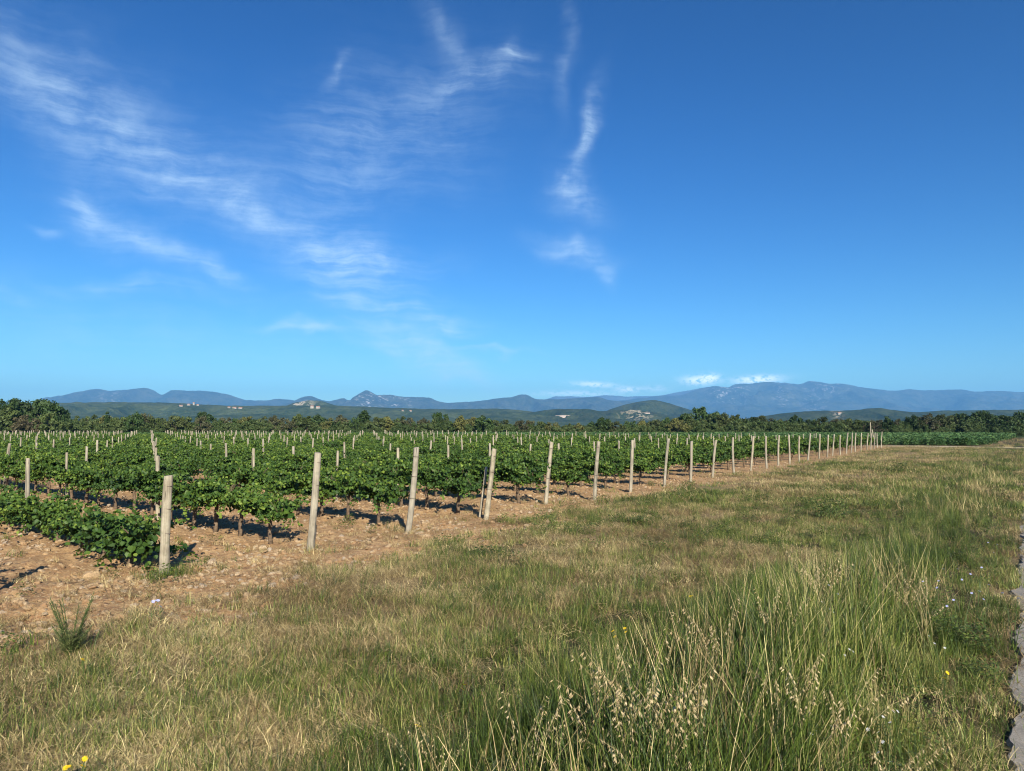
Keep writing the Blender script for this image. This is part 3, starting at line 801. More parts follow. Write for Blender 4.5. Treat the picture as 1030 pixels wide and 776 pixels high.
VF_HI = [leaf_mesh('vine_foliage', vine_foliage(200 + i, 35, 22, .088)) for i in range(9)]
VF_LOW = [leaf_mesh('vine_foliage_low', vine_foliage(240 + i, 32, 20, .086, .33)) for i in range(4)]
VT_HI = [vine_trunk(300 + i).mesh('vine_trunk', m_vtrunk, True) for i in range(6)]
VT_LOW = [vine_trunk(320 + i, .33).mesh('vine_trunk_low', m_vtrunk, True) for i in range(3)]


def in_view(x, y, pad=0.0):
    px = CX + F * x / max(y, .1)
    return -pad < px < 1030 + pad and y > 3


N_ROWS = 30
ROW_WORD = lambda k: f'the {ordw(k + 1)} row back' if k else 'the nearest row'


def build_vines():
    pos = []
    for k in range(-1, N_ROWS):
        s0 = P0 + E * k; g = np.random.default_rng(1000 + k); t = 1.15; i = 0
        while True:
            i += 1
            p = s0 + ROW * (t + g.uniform(-.12, .12)) + EN * 0 + np.array([ROW[1], -ROW[0]]) * g.uniform(-.06, .06)
            if p[1] > 127 or CX + F * p[0] / p[1] < -330: break
            if g.uniform() > .025: pos.append((float(np.hypot(*p)), k, i, p[0], p[1]))
            t += 1.04
            if k == -1 and i >= 3: break
    pos.sort()
    seen = [q for q in pos if q[1] < 0 or CX + F * q[3] / q[4] > -45]
    near = seen[:300]; far = [q for q in pos if q not in near]
    looks = ['bushy', 'leafy', 'sprawling', 'compact', 'dense', 'full', 'rounded']
    g = np.random.default_rng(77)
    for (d, k, i, x, y) in near:
        low = k == 0
        if k == -1: lab = f'{ordw(i)} grapevine of the row whose shade falls on the bare soil'
        elif low: lab = f'low spreading grapevine, {ordw(i)} along {ROW_WORD(k)} behind the short thick post'
        else: lab = f'{looks[int(g.integers(7))]} green grapevine, {ordw(i)} behind the end post of {ROW_WORD(k)}'
        sc = g.uniform(.88, 1.14)
        t = thing('grapevine', lab, 'grapevine', (x, y, hz(x, y)), (0, 0, ROW_ANG + (math.pi if g.uniform() < .5 else 0) + g.uniform(-.12, .12)), (sc * 1.10, sc * g.uniform(.85, 1.1), sc * g.uniform(.84, 1.08) * (.92 if low else 1)), 'grapevines in rows')
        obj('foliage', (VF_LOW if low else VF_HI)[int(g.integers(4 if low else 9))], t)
        obj('trunk', (VT_LOW if low else VT_HI)[int(g.integers(3 if low else 6))], t)
    tm = []
    for i in range(6):
        v, f, tt = vine_foliage(260 + i, 16, 13, .17); b = vine_trunk(340 + i); bm_ = MB(); bm_.add(v, f, tt, 0)
        bm_.add(np.concatenate(b.v), b.f, .5, 1); tm.append(bm_.mesh('far_vine', mats=[m_vine, m_vtrunk]))
    c = template_collection('far_vine', tm); far = np.array(far); n = len(far)
    P = np.column_stack([far[:, 3], far[:, 4], height(far[:, 3], far[:, 4])])
    scatter('vineyard_rows', 'further vine rows running together into a green mass', P, ROW_ANG + g.integers(0, 2, n) * math.pi + g.uniform(-.15, .15, n), g.uniform(.72, 1.05, n), g.integers(0, 6, n), c)


build_vines()

# ------------------------------------------------------------------ posts
m_post = make_wood('weathered_wood', (0.19, 0.155, 0.105), (0.43, 0.375, 0.27))
m_wire = plain('rusty_wire', (0.16, 0.12, 0.10), .6, .3, 30, .6)


def post_mesh(seed, r, h, n=10, name='post', flat=.8):
    g = np.random.default_rng(seed); b = MB(); k = 9; pts = []; rad = []; bx, by = g.uniform(-.02, .02, 2)
    for i in range(k):
        f = i / (k - 1); pts.append((bx * math.sin(f * 3.1), by * math.sin(f * 2.7), -.12 + (h + .12) * f)); rad.append(r * (1.04 - .12 * f) * g.uniform(.97, 1.03))
    pts.append((pts[-1][0], pts[-1][1], h + .008)); rad.append(rad[-1] * .86)
    b.tube(pts, rad, n, rng=g, jitter=.075, flat=flat)
    ta, tx = g.uniform(0, 6.28), g.uniform(.1, .35); V = b.v[0]
    for q in (-1, -2):
        sl = slice(len(V) + (q * n), len(V) + (q + 1) * n if q + 1 else None); V[sl, 2] += (V[sl, 0] * math.cos(ta) + V[sl, 1] * math.sin(ta)) * tx * (1 if h > 1.01 or h < .99 else .7)
    return b.mesh(name, m_post, True)


def torus(R_, r, n=18, m=5, flat=.8):
    b = MB(); V = []; Fc = []
    for i in range(n):
        a = 2 * math.pi * i / n
        for j in range(m):
            c = 2 * math.pi * j / m; rr = R_ + r * math.cos(c); V.append((rr * math.cos(a), rr * flat * math.sin(a), r * math.sin(c)))
    for i in range(n):
        for j in range(m): Fc.append((i * m + j, ((i + 1) % n) * m + j, ((i + 1) % n) * m + (j + 1) % m, i * m + (j + 1) % m))
    b.add(V, Fc); return b


LINE_POSTS = [post_mesh(500 + i, .046, 1.0, 8, 'line_post', .9) for i in range(5)]
END_POSTS = [post_mesh(520 + i, .058, 1.0, 10, 'end_post', .85) for i in range(4)]

END_INFO = {  # base px, base py, top px, top py, half width in metres, look
    0: (165.5, 578, 167, 482, .066, 'short thick grey end post standing at the nearest vine row'),
    1: (312, 554, 318, 459, .062, 'tall pale end post with two wire marks, second from the short thick one'),
    2: (410, 537, 418, 452, .060, 'tall brown end post leaning away from the vines, third from the short one'),
    3: (489, 522, 497, 453, .062, 'dark weathered end post with a thin prop leaning on it'),
    4: (549, 508, 555, 447, .060, 'leaning pale end post just past the propped one'),
    5: (598, 503, 602.5, 446, .060, 'smooth pale end post, second past the propped one'),
    6: (634, 494.5, 636.5, 443, .058, 'upright pale end post, third past the propped one'),
    7: (668.5, 489, 673, 442.5, .056, 'leaning end post by the green weed mound, fourth past the propped one'),
}


def build_posts():
    pos = []
    for k in range(N_ROWS):
        s0 = P0 + E * k; g = np.random.default_rng(2000 + k); j = 0
        while True:
            j += 1
            p = s0 + ROW * (6.05 * j + g.uniform(-.25, .25)); px = CX + F * p[0] / p[1]
            if p[1] > 126 or px < -330: break
            pos.append((float(np.hypot(*p)), k, j, p[0], p[1]))
    g = np.random.default_rng(99)
    # end posts along the headland
    for k in range(-1, N_ROWS):
        p = P0 + E * k + g.uniform(-.12, .12, 2) * (k > 7)
        lx, ly, h = 0.0, 0.0, g.uniform(1.42, 1.62)
        if k in END_INFO:
            bx, by, tx, ty, r, lab = END_INFO[k]
            gp = at_ground(bx, by); p = np.array([gp.x, gp.y]); h = (by - ty) / F * gp.y * 1.01 + .01; lx = math.atan2(tx - bx, by - ty); me = post_mesh(540 + k, r, h, 12, 'end_post', .8); sc = (1, 1, 1)
            # leaning in the plane that faces the road
        elif k == -1:
            lab = 'end post whose long shadow crosses the bare soil'; me = post_mesh(539, .062, 1.5, 12, 'end_post'); sc = (1, 1, 1); p = np.array([-5.92, 7.85])
        else:
            lab = f'{["slightly leaning", "upright", "pale", "greyish"][int(g.integers(4))]} end post of the {ordw(k + 1)} vine row, counted from the short thick post'
            me = END_POSTS[int(g.integers(4))]; sc = (1, 1, h); lx = g.uniform(-.02, .11); ly = g.uniform(-.05, .05)
        o = thing('vine_post', lab, 'post', (p[0], p[1], hz(*p)), (ly, lx, 0), sc, 'posts at the ends of the vine rows', me)
        if k in END_INFO and k < 6:
            for f in (.42, .67, .9):
                w = obj('wire_loop', torus(END_INFO[k][4] * (1.05 - .1 * f), .0035, flat=.82).mesh('wire_loop', m_wire, True), o, (0, 0, h * f), (g.uniform(-.12, .12), g.uniform(-.12, .12), 0))
    # thin prop against the fourth end post
    a, b_ = at_ground(482.5, 520), at_ground(489, 522)
    prop = post_mesh(560, .035, 1.16, 8, 'prop', .9)
    thing('prop_post', 'thin pale prop leaning against the dark weathered end post', 'prop', (a.x, a.y, hz(a.x, a.y)), (R(-6), R(9), .3), me=prop)
    # crossed tall poles at the far corner
    for (px, py, top, lean, lab) in ((876, 449.5, 425.5, .0, 'tallest upright pole at the far corner of the vineyard'), (879.5, 449, 432.5, -.11, 'pole leaning back at the far corner of the vineyard')):
        c = at_ground(px, py); h = (py - top) / F * c.y
        thing('corner_pole', lab, 'pole', (c.x, c.y, 0), (0, lean, 0), (1.1, 1.1, h), 'poles at the far corner', END_POSTS[1])
    pos.sort(); near = [q for q in pos if CX + F * q[3] / q[4] > -8][:270]; far = [q for q in pos if q not in near]
    tones = ['pale', 'grey', 'weathered', 'tan', 'bleached']
    for (d, k, j, x, y) in near:
        h = g.uniform(1.28, 1.48)
        lab = f'{tones[int(g.integers(5))]} line post, {ordw(j)} behind the end post of {ROW_WORD(k)}'
        thing('vine_post', lab, 'post', (x, y, hz(x, y)), (g.uniform(-.045, .045), g.uniform(-.05, .06), g.uniform(0, 6.28)), (g.uniform(.8, 1.15), g.uniform(.8, 1.1), h), 'posts within the vine rows', LINE_POSTS[int(g.integers(5))])
    c = template_collection('far_post', LINE_POSTS); far = np.array(far); n = len(far)
    scatter('vineyard_posts', 'more posts far back in the vineyard', np.column_stack([far[:, 3], far[:, 4], np.zeros(n)]), g.uniform(0, 6, n), g.uniform(1.38, 1.56, n), g.integers(0, 5, n), c, g.uniform(-.05, .05, (n, 2)))


build_posts()

# ------------------------------------------------------------------ grasses
m_dry = leafy('dry_grass', [(0.0, (0.13, 0.09, 0.040)), (0.5, (0.32, 0.235, 0.108)), (1.0, (0.62, 0.50, 0.25))], .08, .6, .25, .4, (0.55, .30))
m_grn = leafy('green_grass', [(0.0, (0.022, 0.038, 0.008)), (0.45, (0.062, 0.102, 0.017)), (0.86, (0.145, 0.190, 0.030)), (1.0, (0.38, 0.36, 0.12))], .12, .5, .3, .4, (0.5, .22))
m_weed = leafy('weed_leaves', [(0.0, (0.034, 0.060, 0.015)), (0.6, (0.095, 0.14, 0.030)), (1.0, (0.19, 0.22, 0.055))], .3, .5, .3, .4, (0.5, .15))
m_crop = leafy('crop_leaves', [(0.0, (0.050, 0.112, 0.034)), (0.6, (0.10, 0.185, 0.058)), (1.0, (0.165, 0.245, 0.085))], .25, .5, .3, .4, (0.08, .2))
m_oat = leafy('oat_husk', [(0.0, (0.42, 0.31, 0.15)), (1.0, (0.74, 0.61, 0.36))], .3, .55, .3, .2)
m_straw = leafy('oat_straw', [(0.0, (0.28, 0.22, 0.09)), (1.0, (0.48, 0.40, 0.2))], .2, .55, .3, .2)


def blades(g, n, h0, h1, w, spread, bend0, bend1, segs=3, tl=0.0, th=1.0, flat=False):
    base = g.normal(size=(n, 2)) * spread; az = g.uniform(0, 2 * math.pi, n); h = g.uniform(h0, h1, n); bd = g.uniform(bend0, bend1, n)
    dr = np.stack([np.cos(az), np.sin(az)], 1); pa = az + g.uniform(.6, 2.4, n); pw = np.stack([np.cos(pa), np.sin(pa)], 1)
    t = np.linspace(0, 1, segs + 1); V = np.zeros((n, segs + 1, 2, 3)); wv = w * g.uniform(.6, 1.3, n)
    for i, tt in enumerate(t):
        c = base + dr * (bd * h * tt ** 1.7)[:, None]
        z = h * tt * (1 - .45 * np.minimum(bd, 1.6) / 1.6 * tt) if not flat else .01 + h * .10 * np.sin(tt * 3.1) + g.uniform(0, .03, n)
        ww = wv * (1 - .82 * tt)
        for s, sg in ((0, -.5), (1, .5)):
            V[:, i, s, :2] = c + pw * (ww * sg)[:, None]; V[:, i, s, 2] = z
    idx = np.arange(n)[:, None] * (segs + 1) * 2 + np.arange(segs)[None] * 2
    Fc = np.stack([idx, idx + 1, idx + 3, idx + 2], -1).reshape(-1, 4)
    T = np.repeat(g.uniform(tl, th, n), (segs + 1) * 2)
    return V.reshape(-1, 3), Fc, T


def tuft(nm, seed, mt, parts):
    g = np.random.default_rng(seed); Vs, Fs, Ts = [], [], []; n = 0
    for kw in parts:
        v, f, t = blades(g, **kw); Vs.append(v); Fs.append(f + n); Ts.append(t); n += len(v)
    return mesh(nm, np.concatenate(Vs), np.concatenate(Fs), mt, False, np.concatenate(Ts))


def weed_clump(nm, seed, mt, n, size, hh, spread):
    g = np.random.default_rng(seed); V = []; Fc = []; T = []; k = 0
    for i in range(n):
        h = g.uniform(.1, 1) * hh; a = g.uniform(0, 6.28); rr = spread * math.sqrt(g.uniform()) * (1 - .4 * h / hh)
        c = np.array([math.cos(a) * rr, math.sin(a) * rr, h]); az = g.uniform(0, 6.28)
        d = np.array([math.cos(az), math.sin(az), g.uniform(-.2, .7)]); d /= np.linalg.norm(d)
        nr = np.array([0, 0, 1.0]) + g.normal(size=3) * .5; nr -= d * nr.dot(d); nr /= np.linalg.norm(nr); b = np.cross(nr, d); s = size * g.uniform(.6, 1.3)
        V += [c, c + d * s * .5 + b * s * .26, c + d * s, c + d * s * .5 - b * s * .26]; Fc.append((k, k + 1, k + 2, k + 3)); k += 4; T += [g.uniform()] * 4
    return mesh(nm, np.array(V), np.array(Fc), mt, False, T)


def sample(n, dmin, dmax, p, amax=44):
    """points in front of the camera, thinning with distance as d^-p"""
    e = 2 - p
    u = RNG.uniform(size=n); d = (dmin ** e + u * (dmax ** e - dmin ** e)) ** (1 / e)
    a = np.radians(RNG.uniform(-amax, amax, n))
    return np.sin(a) * d, np.cos(a) * d


def place(name, label, coll, nt_, x, y, prob, smin, smax, tiltr=.12, grow=None, sink=0.0):
    k = RNG.uniform(size=len(x)) < prob; x, y = x[k], y[k]; n = len(x)
    s = RNG.uniform(smin, smax, n)
    if grow is not None: s = s * grow(x, y)
    return scatter(name, label, np.column_stack([x, y, height(x, y) - sink]), RNG.uniform(0, 6.28, n), s, RNG.integers(0, nt_, n), coll, RNG.normal(size=(n, 2)) * tiltr)


def build_grass():
    dry = [tuft('dry_tuft', 600 + i, m_dry, [dict(n=26, h0=.06, h1=.17, w=.0055, spread=.06, bend0=.2, bend1=1.3), dict(n=14, h0=.10, h1=.28, w=.006, spread=.10, bend0=.5, bend1=1.0, flat=True)]) for i in range(6)]
    thatch = [tuft('thatch', 620 + i, m_dry, [dict(n=42, h0=.10, h1=.26, w=.006, spread=.16, bend0=.7, bend1=1.1, flat=True, th=.85)]) for i in range(5)]
    grn = [tuft('green_tuft', 640 + i, m_grn, [dict(n=34, h0=.07, h1=.2, w=.006, spread=.06, bend0=.1, bend1=1.0)]) for i in range(6)]
    tall = [tuft('tall_tuft', 660 + i, m_grn, [dict(n=26, h0=.25, h1=.62, w=.0075, spread=.06, bend0=.05, bend1=.6, segs=4), dict(n=14, h0=.12, h1=.35, w=.007, spread=.09, bend0=.3, bend1=1.2)]) for i in range(6)]
    talld = [tuft('tall_dry_tuft', 680 + i, m_dry, [dict(n=15, h0=.3, h1=.72, w=.0055, spread=.08, bend0=.05, bend1=.5, segs=4, tl=.25), dict(n=12, h0=.15, h1=.4, w=.005, spread=.09, bend0=.3, bend1=1.2)]) for i in range(5)]
    weed = [weed_clump('weed_clump', 700 + i, m_weed, 150, .030, .20, .16) for i in range(5)]
    C = template_collection
    cd, ct, cg, cT, cD, cw = C('dry_tuft', dry), C('thatch', thatch), C('green_tuft', grn), C('tall_tuft', tall), C('tall_dry_tuft', talld), C('weed_clump', weed)
    # far, coarser tufts so that distant blades stay visible
    fdry = C('far_dry', [tuft('far_dry', 720 + i, m_dry, [dict(n=40, h0=.03, h1=.13, w=.010, spread=.22, bend0=.3, bend1=1.3, segs=2), dict(n=20, h0=.12, h1=.3, w=.011, spread=.25, bend0=.6, bend1=1.0, segs=2, flat=True)]) for i in range(5)])
    fgrn = C('far_green', [tuft('far_green', 740 + i, m_grn, [dict(n=46, h0=.05, h1=.18, w=.010, spread=.22, bend0=.2, bend1=1.1, segs=2)]) for i in range(5)])
    ftal = C('far_tall', [tuft('far_tall', 760 + i, m_grn, [dict(n=44, h0=.15, h1=.45, w=.011, spread=.22, bend0=.1, bend1=.9, segs=3)]) for i in range(5)])

    def fields(x, y):
        so, gr, ta, rd = soil_f(x, y), green_f(x, y), tall_f(x, y), road_f(x, y)
        gap = 1 - ta * sst(.50, .40, .6 * fbm(x * 3.1, y * 3.1, 2, 191) + .4 * fbm(x * 1.0, y * 1.0, 2, 193)) * .9
        gap = gap * (1 - .8 * (1 - ta) * sst(.56, .66, .65 * fbm(x * .75, y * .75, 3, 221) + .35 * fbm(x * 3, y * 3, 2, 223)))
        return so, gr, ta, rd, (1 - rd) * (1 - so) * (q_of(x, y) < 81) * gap
    x, y = sample(52000, 2.4, 24, 1.15); so, gr, ta, rd, ok = fields(x, y)
    hol = sst(.36, .54, .6 * fbm(x * 1.6, y * 1.6, 3, 61) + .4 * fbm(x * .5, y * .5, 2, 62))            # bare, trodden spots
    place('dry_grass', 'short dry straw coloured grass of the verge', cd, 6, x, y, np.clip(ok * hol * (.55 - .25 * gr) * (1 - .75 * ta), 0, 1) + .05 * so * (1 - rd) * sst(-3, .5, s_of(x, y)), .55, 1.15)
    x, y = sample(34000, 2.4, 24, 1.15); so, gr, ta, rd, ok = fields(x, y)
    place('grass_thatch', 'flattened dead grass lying on the verge', ct, 5, x, y, np.clip(ok * (.5 - .2 * gr) * (1 - .8 * ta) + .035 * so * (1 - rd) * sst(-2.5, 1.5, s_of(x, y)), 0, 1), .7, 1.4, .06)
    x, y = sample(52000, 2.4, 24, 1.15); so, gr, ta, rd, ok = fields(x, y)
    near_post = sst(.5, .15, np.hypot(x - P0[0], y - P0[1])) * .5
    weedy = sst(.56, .7, fbm(x * .9, y * .9, 3, 83)) * .05
    place('green_grass', 'short green grass growing through the dry verge', cg, 6, x, y, np.clip(ok * (.20 + .42 * gr) * (1 - .5 * ta), 0, 1) + (1 - rd) * so * (weedy + near_post), .5, 1.15)
    def tgf(a, b):
        v = fbm(a * .8, b * .8, 3, 91)
        for (px, py, rr, w) in ((770, 620, 1.0, .16), (775, 565, 1.3, .16), (960, 650, .8, .14), (850, 560, 1.0, -.16), (880, 500, 2.0, -.12)):
            c = at_ground(px, py); v = v + w * np.exp(-((a - c.x) ** 2 + (b - c.y) ** 2) / rr ** 2)
        return sst(.40, .56, v)
    x, y = sample(30000, 2.3, 26, 1.1); so, gr, ta, rd, ok = fields(x, y)
    tg = tgf(x, y)
    lef = sst(.52, .7, fbm(x * .55, y * .55, 3, 97)) * sst(7.5, 4.5, np.hypot(x, y)) * .22
    gro = lambda a, b: (.30 + .95 * sst(-3.4, -1.4, r_of(a, b)) * sst(-.2, -1.2, r_of(a, b))) * (1 - .5 * sst(8.5, 13, np.hypot(a, b))) + .15 * (fbm(a * 1.3, b * 1.3, 2, 14) - .5)
    place('tall_grass', 'tall green grass standing by the road', cT, 6, x, y, np.clip(ok * (ta * (.28 + .55 * tg) * sst(.30, .55, fbm(x * 2.6, y * 2.6, 2, 151)) * 1.5 + lef * (1 - ta)), 0, 1), .75, 1.2, .1, gro)
    x, y = sample(24000, 2.3, 26, 1.1); so, gr, ta, rd, ok = fields(x, y)
    place('tall_dry_grass', 'tall bleached grass stalks by the road', cD, 5, x, y, np.clip(ok * ta * (.18 - .13 * tgf(x, y)), 0, 1), .75, 1.2, .14, gro)
    x, y = sample(20000, 2.4, 60, 1.35); so, gr, ta, rd, ok = fields(x, y)
    wp = sst(.52, .62, fbm(x * .7 + 4, y * .7, 3, 111))
    place('broadleaf_weeds', 'low broad leaved weeds in the verge', cw, 5, x, y, np.clip(ok * wp * (.004 + .05 * ta * sst(-2.6, -1.8, r_of(x, y)) + .02 * gr * sst(6, 10, np.hypot(x, y))), 0, 1) + (1 - rd) * so * wp * .018, .6, 1.5, .1)
    # beyond 22 m
    x, y = sample(46000, 20, 100, 1.5, 41); so, gr, ta, rd, ok = fields(x, y)
    place('far_dry_grass', 'dry grass of the headland further off', fdry, 5, x, y, np.clip(ok * (.8 - .5 * gr) * (1 - .5 * ta) * sst(.36, .52, .5 * fbm(x * .9, y * .9, 3, 61) + .5 * fbm(x * .3, y * .3, 2, 62)), 0, 1), .8, 1.4)
    x, y = sample(36000, 20, 100, 1.5, 41); so, gr, ta, rd, ok = fields(x, y)
    place('far_green_grass', 'green grass of the headland further off', fgrn, 5, x, y, np.clip(ok * (.14 + .75 * gr), 0, 1) + .01 * so * (y < 60), .8, 1.5)
    x, y = sample(26000, 20, 160, 1.4, 41); so, gr, ta, rd, ok = fields(x, y)
    place('far_tall_grass', 'tall weeds along the road further off', ftal, 5, x, y, np.clip((1 - rd) * ta * (.08 + .3 * gr), 0, 1), .5, .95)
    fdt = C('far_tall_dry', [tuft('far_tall_dry', 790 + i, m_dry, [dict(n=34, h0=.15, h1=.5, w=.013, spread=.24, bend0=.2, bend1=1.0, segs=3)]) for i in range(4)])
    x, y = sample(26000, 20, 160, 1.4, 41); so, gr, ta, rd, ok = fields(x, y)
    place('far_tall_dry_grass', 'tall dry grass along the road further off', fdt, 4, x, y, np.clip((1 - rd) * ta * (.30 - .15 * gr), 0, 1), .5, 1.0)
    # leafy herbs and thin stems among the tall grass
    hb = C('herb', [weed_clump('herb', 830 + i, m_weed, 170, .020, .42, .15) for i in range(5)])
    x, y = sample(30000, 2.4, 22, 1.15); so, gr, ta, rd, ok = fields(x, y)
    place('leafy_herbs', 'small leaved green herbs tangled in the tall grass', hb, 5, x, y, np.clip(ok * ta * .30 * sst(-2.7, -2.0, r_of(x, y)) * sst(.42, .56, fbm(x * 1.1, y * 1.1, 3, 171) + .10 * sst(-1.6, -.6, r_of(x, y))), 0, 1), .5, 1.15, .1)
    m_low = leafy('low_weed_leaves', [(0.0, (0.026, 0.044, 0.011)), (0.6, (0.068, 0.100, 0.022)), (1.0, (0.14, 0.17, 0.042))], .1, .55, .25, .4, (0.5, .2))
    lw = C('low_weed', [weed_clump('low_weed', 850 + i, m_low, 120, .034, .16, .26) for i in range(5)])
    x, y = sample(30000, 11, 75, 1.4, 41); so, gr, ta, rd, ok = fields(x, y)
    cl = sst(.36, .66, .6 * fbm(x * 1.1, y * 1.1, 3, 201) + .4 * fbm(x * 3, y * 3, 2, 203))
    place('low_green_weeds', 'dark low weeds in clumps over the headland', lw, 5, x, y, np.clip(ok * (gr * .42 + .05) * cl, 0, 1) + .006 * so * (y < 50), .45, 1.25, .1)
    # crop field beyond the vineyard
    cc = C('crop_plant', [weed_clump('crop_plant', 780 + i, m_crop, 70, .26, .85, .5) for i in range(5)])
    x, y = sample(60000, 75, 175, 0.2, 42)
    w = s_of(x, y); rows = np.abs(((q_of(x, y) / 1.9) % 1) - .5) < .36
    place('crop_field', 'green crop growing beyond the vineyard', cc, 5, x, y, crop_f(x, y) * rows * (.25 + .65 * sst(.35, .55, fbm(x * .05, y * .05, 3, 131))), .75, 1.15)


build_grass()


def build_understorey():
    ms = []
    for j in range(4):
        cr, tk = tree_meshes('bush' if j < 2 else 'round', 1500 + j); m2 = cr.copy(); m2.materials.clear(); m2.materials.append(m_under); ms.append(m2)
    c = template_collection('woodland', ms); n = 900
    y = RNG.uniform(158, 205, n); x = RNG.uniform(-1, 1, n) * (y * .78)
    px = CX + F * x / y
    hmax = np.interp(px, [0, 60, 300, 520, 560, 650, 700, 850, 960, 1030], [4.6, 4.0, 3.6, 3.1, 2.6, 2.9, 4.0, 3.6, 4.4, 4.8])
    s = np.where(y < 163, RNG.uniform(1.5, 2.4, n), hmax * RNG.uniform(.75, 1.08, n))
    scatter('woodland', 'undergrowth and closed woodland between the trees of the far belt', np.column_stack([x, y, np.full(n, -.25)]), RNG.uniform(0, 6.28, n), s, RNG.integers(0, 4, n), c)


m_under = leafy('undergrowth_leaves', [(0.0, (0.028, 0.050, 0.014)), (0.5, (0.066, 0.102, 0.030)), (1.0, (0.110, 0.140, 0.050))], .2, .6, .25, .6)
build_understorey()


# ------------------------------------------------------------------ stones
def stone_material():
    m, t, b, out = mat('limestone')
    tc = N(t, 'ShaderNodeTexCoord'); oi = N(t, 'ShaderNodeObjectInfo')
    n = noise(t, tc.outputs['Object'], 9, 5, .6)
    c = ramp(t, oi.outputs['Random'], [(0, (0.36, 0.20, 0.09)), (.35, (0.47, 0.32, 0.17)), (.7, (0.58, 0.45, 0.29)), (1, (0.44, 0.38, 0.31))])
    c = mixc(t, mapr(t, n, .35, .65), c, (0.36, 0.24, 0.14)); L(t, c, b.inputs['Base Color']); b.inputs['Roughness'].default_value = .95
    bump(t, b, n, .6, .1); return m


m_stone = stone_material()


def stone_mesh(nm, seed):
    g = np.random.default_rng(seed); V = []; nu, nv = 9, 6
    pl = g.normal(size=(9, 3)); pl /= np.linalg.norm(pl, axis=1)[:, None]; of = g.uniform(.55, .95, 9)
    for i in range(nv + 1):
        th = math.pi * i / nv
        for j in range(nu):
            ph = 2 * math.pi * j / nu; d = np.array([math.sin(th) * math.cos(ph), math.sin(th) * math.sin(ph), math.cos(th)])
            r = min(1.0, min((of[k] / max(1e-3, d.dot(pl[k])) for k in range(9) if d.dot(pl[k]) > .05), default=1)); V.append(d * r)
    V = np.array(V) * np.array([1, g.uniform(.6, .95), g.uniform(.4, .65)]) * .5
    Fc = [(i * nu + j, (i + 1) * nu + j, (i + 1) * nu + (j + 1) % nu, i * nu + (j + 1) % nu) for i in range(nv) for j in range(nu)]
    return mesh(nm, V, Fc, m_stone)


def build_stones():
    ms = [stone_mesh('stone', 800 + i) for i in range(8)]; c = template_collection('stone', ms)
    x, y = sample(60000, 5, 45, 1.25, 40); so = soil_f(x, y)
    k = RNG.uniform(size=len(x)) < so * (1 - road_f(x, y)) * (.35 + .65 * sst(.4, .6, fbm(x * .8, y * .8, 3, 141))); x, y = x[k], y[k]; n = len(x)
    s = .025 + .11 * RNG.uniform(size=n) ** 3.0
    scatter('stones', 'small stones strewn over the tilled soil', np.column_stack([x, y, height(x, y) + s * .08]), RNG.uniform(0, 6.28, n), s, RNG.integers(0, 8, n), c, RNG.normal(size=(n, 2)) * .3)
    rocks = [(93, 578, .26, 'largest orange tan rock on the soil before the nearest row'), (214, 568, .18, 'flat tan rock on the soil beyond the short thick post'), (241, 561, .13, 'small orange rock between the first two end posts'),
             (122, 625, .15, 'pale rock half sunk where the dry grass begins'), (265, 553, .16, 'greyish flat rock in front of the second end post'), (182, 588, .10, 'small rock lying beside the foot of the short post'),
             (62, 592, .13, 'pale rock lying beyond the long post shadow'), (428, 540, .15, 'white grey rock beside the third end post'), (438, 625, .13, 'tan rock lying alone in the dry grass'), (643, 568, .14, 'pale rock alone in the middle of the verge'),
             (525, 508, .14, 'pale rock beside the propped end post'), (345, 520, .15, 'tan rock on soil between the second and third end posts')]
    for i, (px, py, w, lab) in enumerate(rocks):
        p = at_ground(px, py); thing('rock', lab, 'rock', (p.x, p.y, hz(p.x, p.y) + w * .10), (0, 0, i * 1.3), (w * 1.3, w * 1.1, w * 1.1), 'rocks on the soil', ms[i % 8])


build_stones()


# ------------------------------------------------------------------ single plants of the verge
m_blue = leafy('lilac_petals', [(0, (0.40, 0.42, 0.70)), (1, (0.56, 0.57, 0.80))], .3, .6, .2, .1)
m_white = leafy('white_petals', [(0, (0.70, 0.70, 0.74)), (1, (0.85, 0.85, 0.85))], .3, .6, .2, .1)
m_yellow = leafy('yellow_petals', [(0, (0.70, 0.46, 0.02)), (1, (0.85, 0.62, 0.03))], .3, .6, .2, .1)
m_stem = leafy('flower_stem', [(0, (0.05, 0.08, 0.025)), (1, (0.10, 0.14, 0.04))], .1, .6, .2, .1)


def flower_meshes(seed, h, nst, pet, r, mt, npet=10):
    g = np.random.default_rng(seed); st = MB(); heads = []
    for i in range(nst):
        a = g.uniform(0, 6.28); l = g.uniform(.05, .32) * h; hh = h * g.uniform(.7, 1.05)
        tip = Vector((math.cos(a) * l, math.sin(a) * l, hh)); mid = Vector((tip.x * .4, tip.y * .4, hh * .55))
        st.tube([(0, 0, -.03), mid, tip], [.004, .003, .002], 4)
        for k in range(4):
            f = g.uniform(.1, .8); c = mid * (f * 1.2); b = g.uniform(0, 6.28); s = .06 * g.uniform(.5, 1.2)
            d = Vector((math.cos(b), math.sin(b), .5)); n = Vector((-d.y, d.x, 0)); st.add([c, c + d * s * .5 + n * s * .15, c + d * s, c + d * s * .5 - n * s * .15], [(0, 1, 2, 3)], .7)
        hd = MB(); up = Vector((g.uniform(-.35, .5), g.uniform(-.9, -.1), .8)).normalized(); u = up.orthogonal().normalized(); w = up.cross(u)
        for k in range(npet):
            th = 6.283 * k / npet; d = u * math.cos(th) + w * math.sin(th); n = u * -math.sin(th) + w * math.cos(th)
            hd.add([tip, tip + d * r * .6 + n * r * .24 + up * r * .15, tip + d * r + up * r * .1, tip + d * r * .6 - n * r * .24 + up * r * .15], [(0, 1, 2, 3)], float(g.uniform()))
        heads.append(hd.mesh('flower_head', mt))
    return st.mesh('flower_stem', m_stem), heads


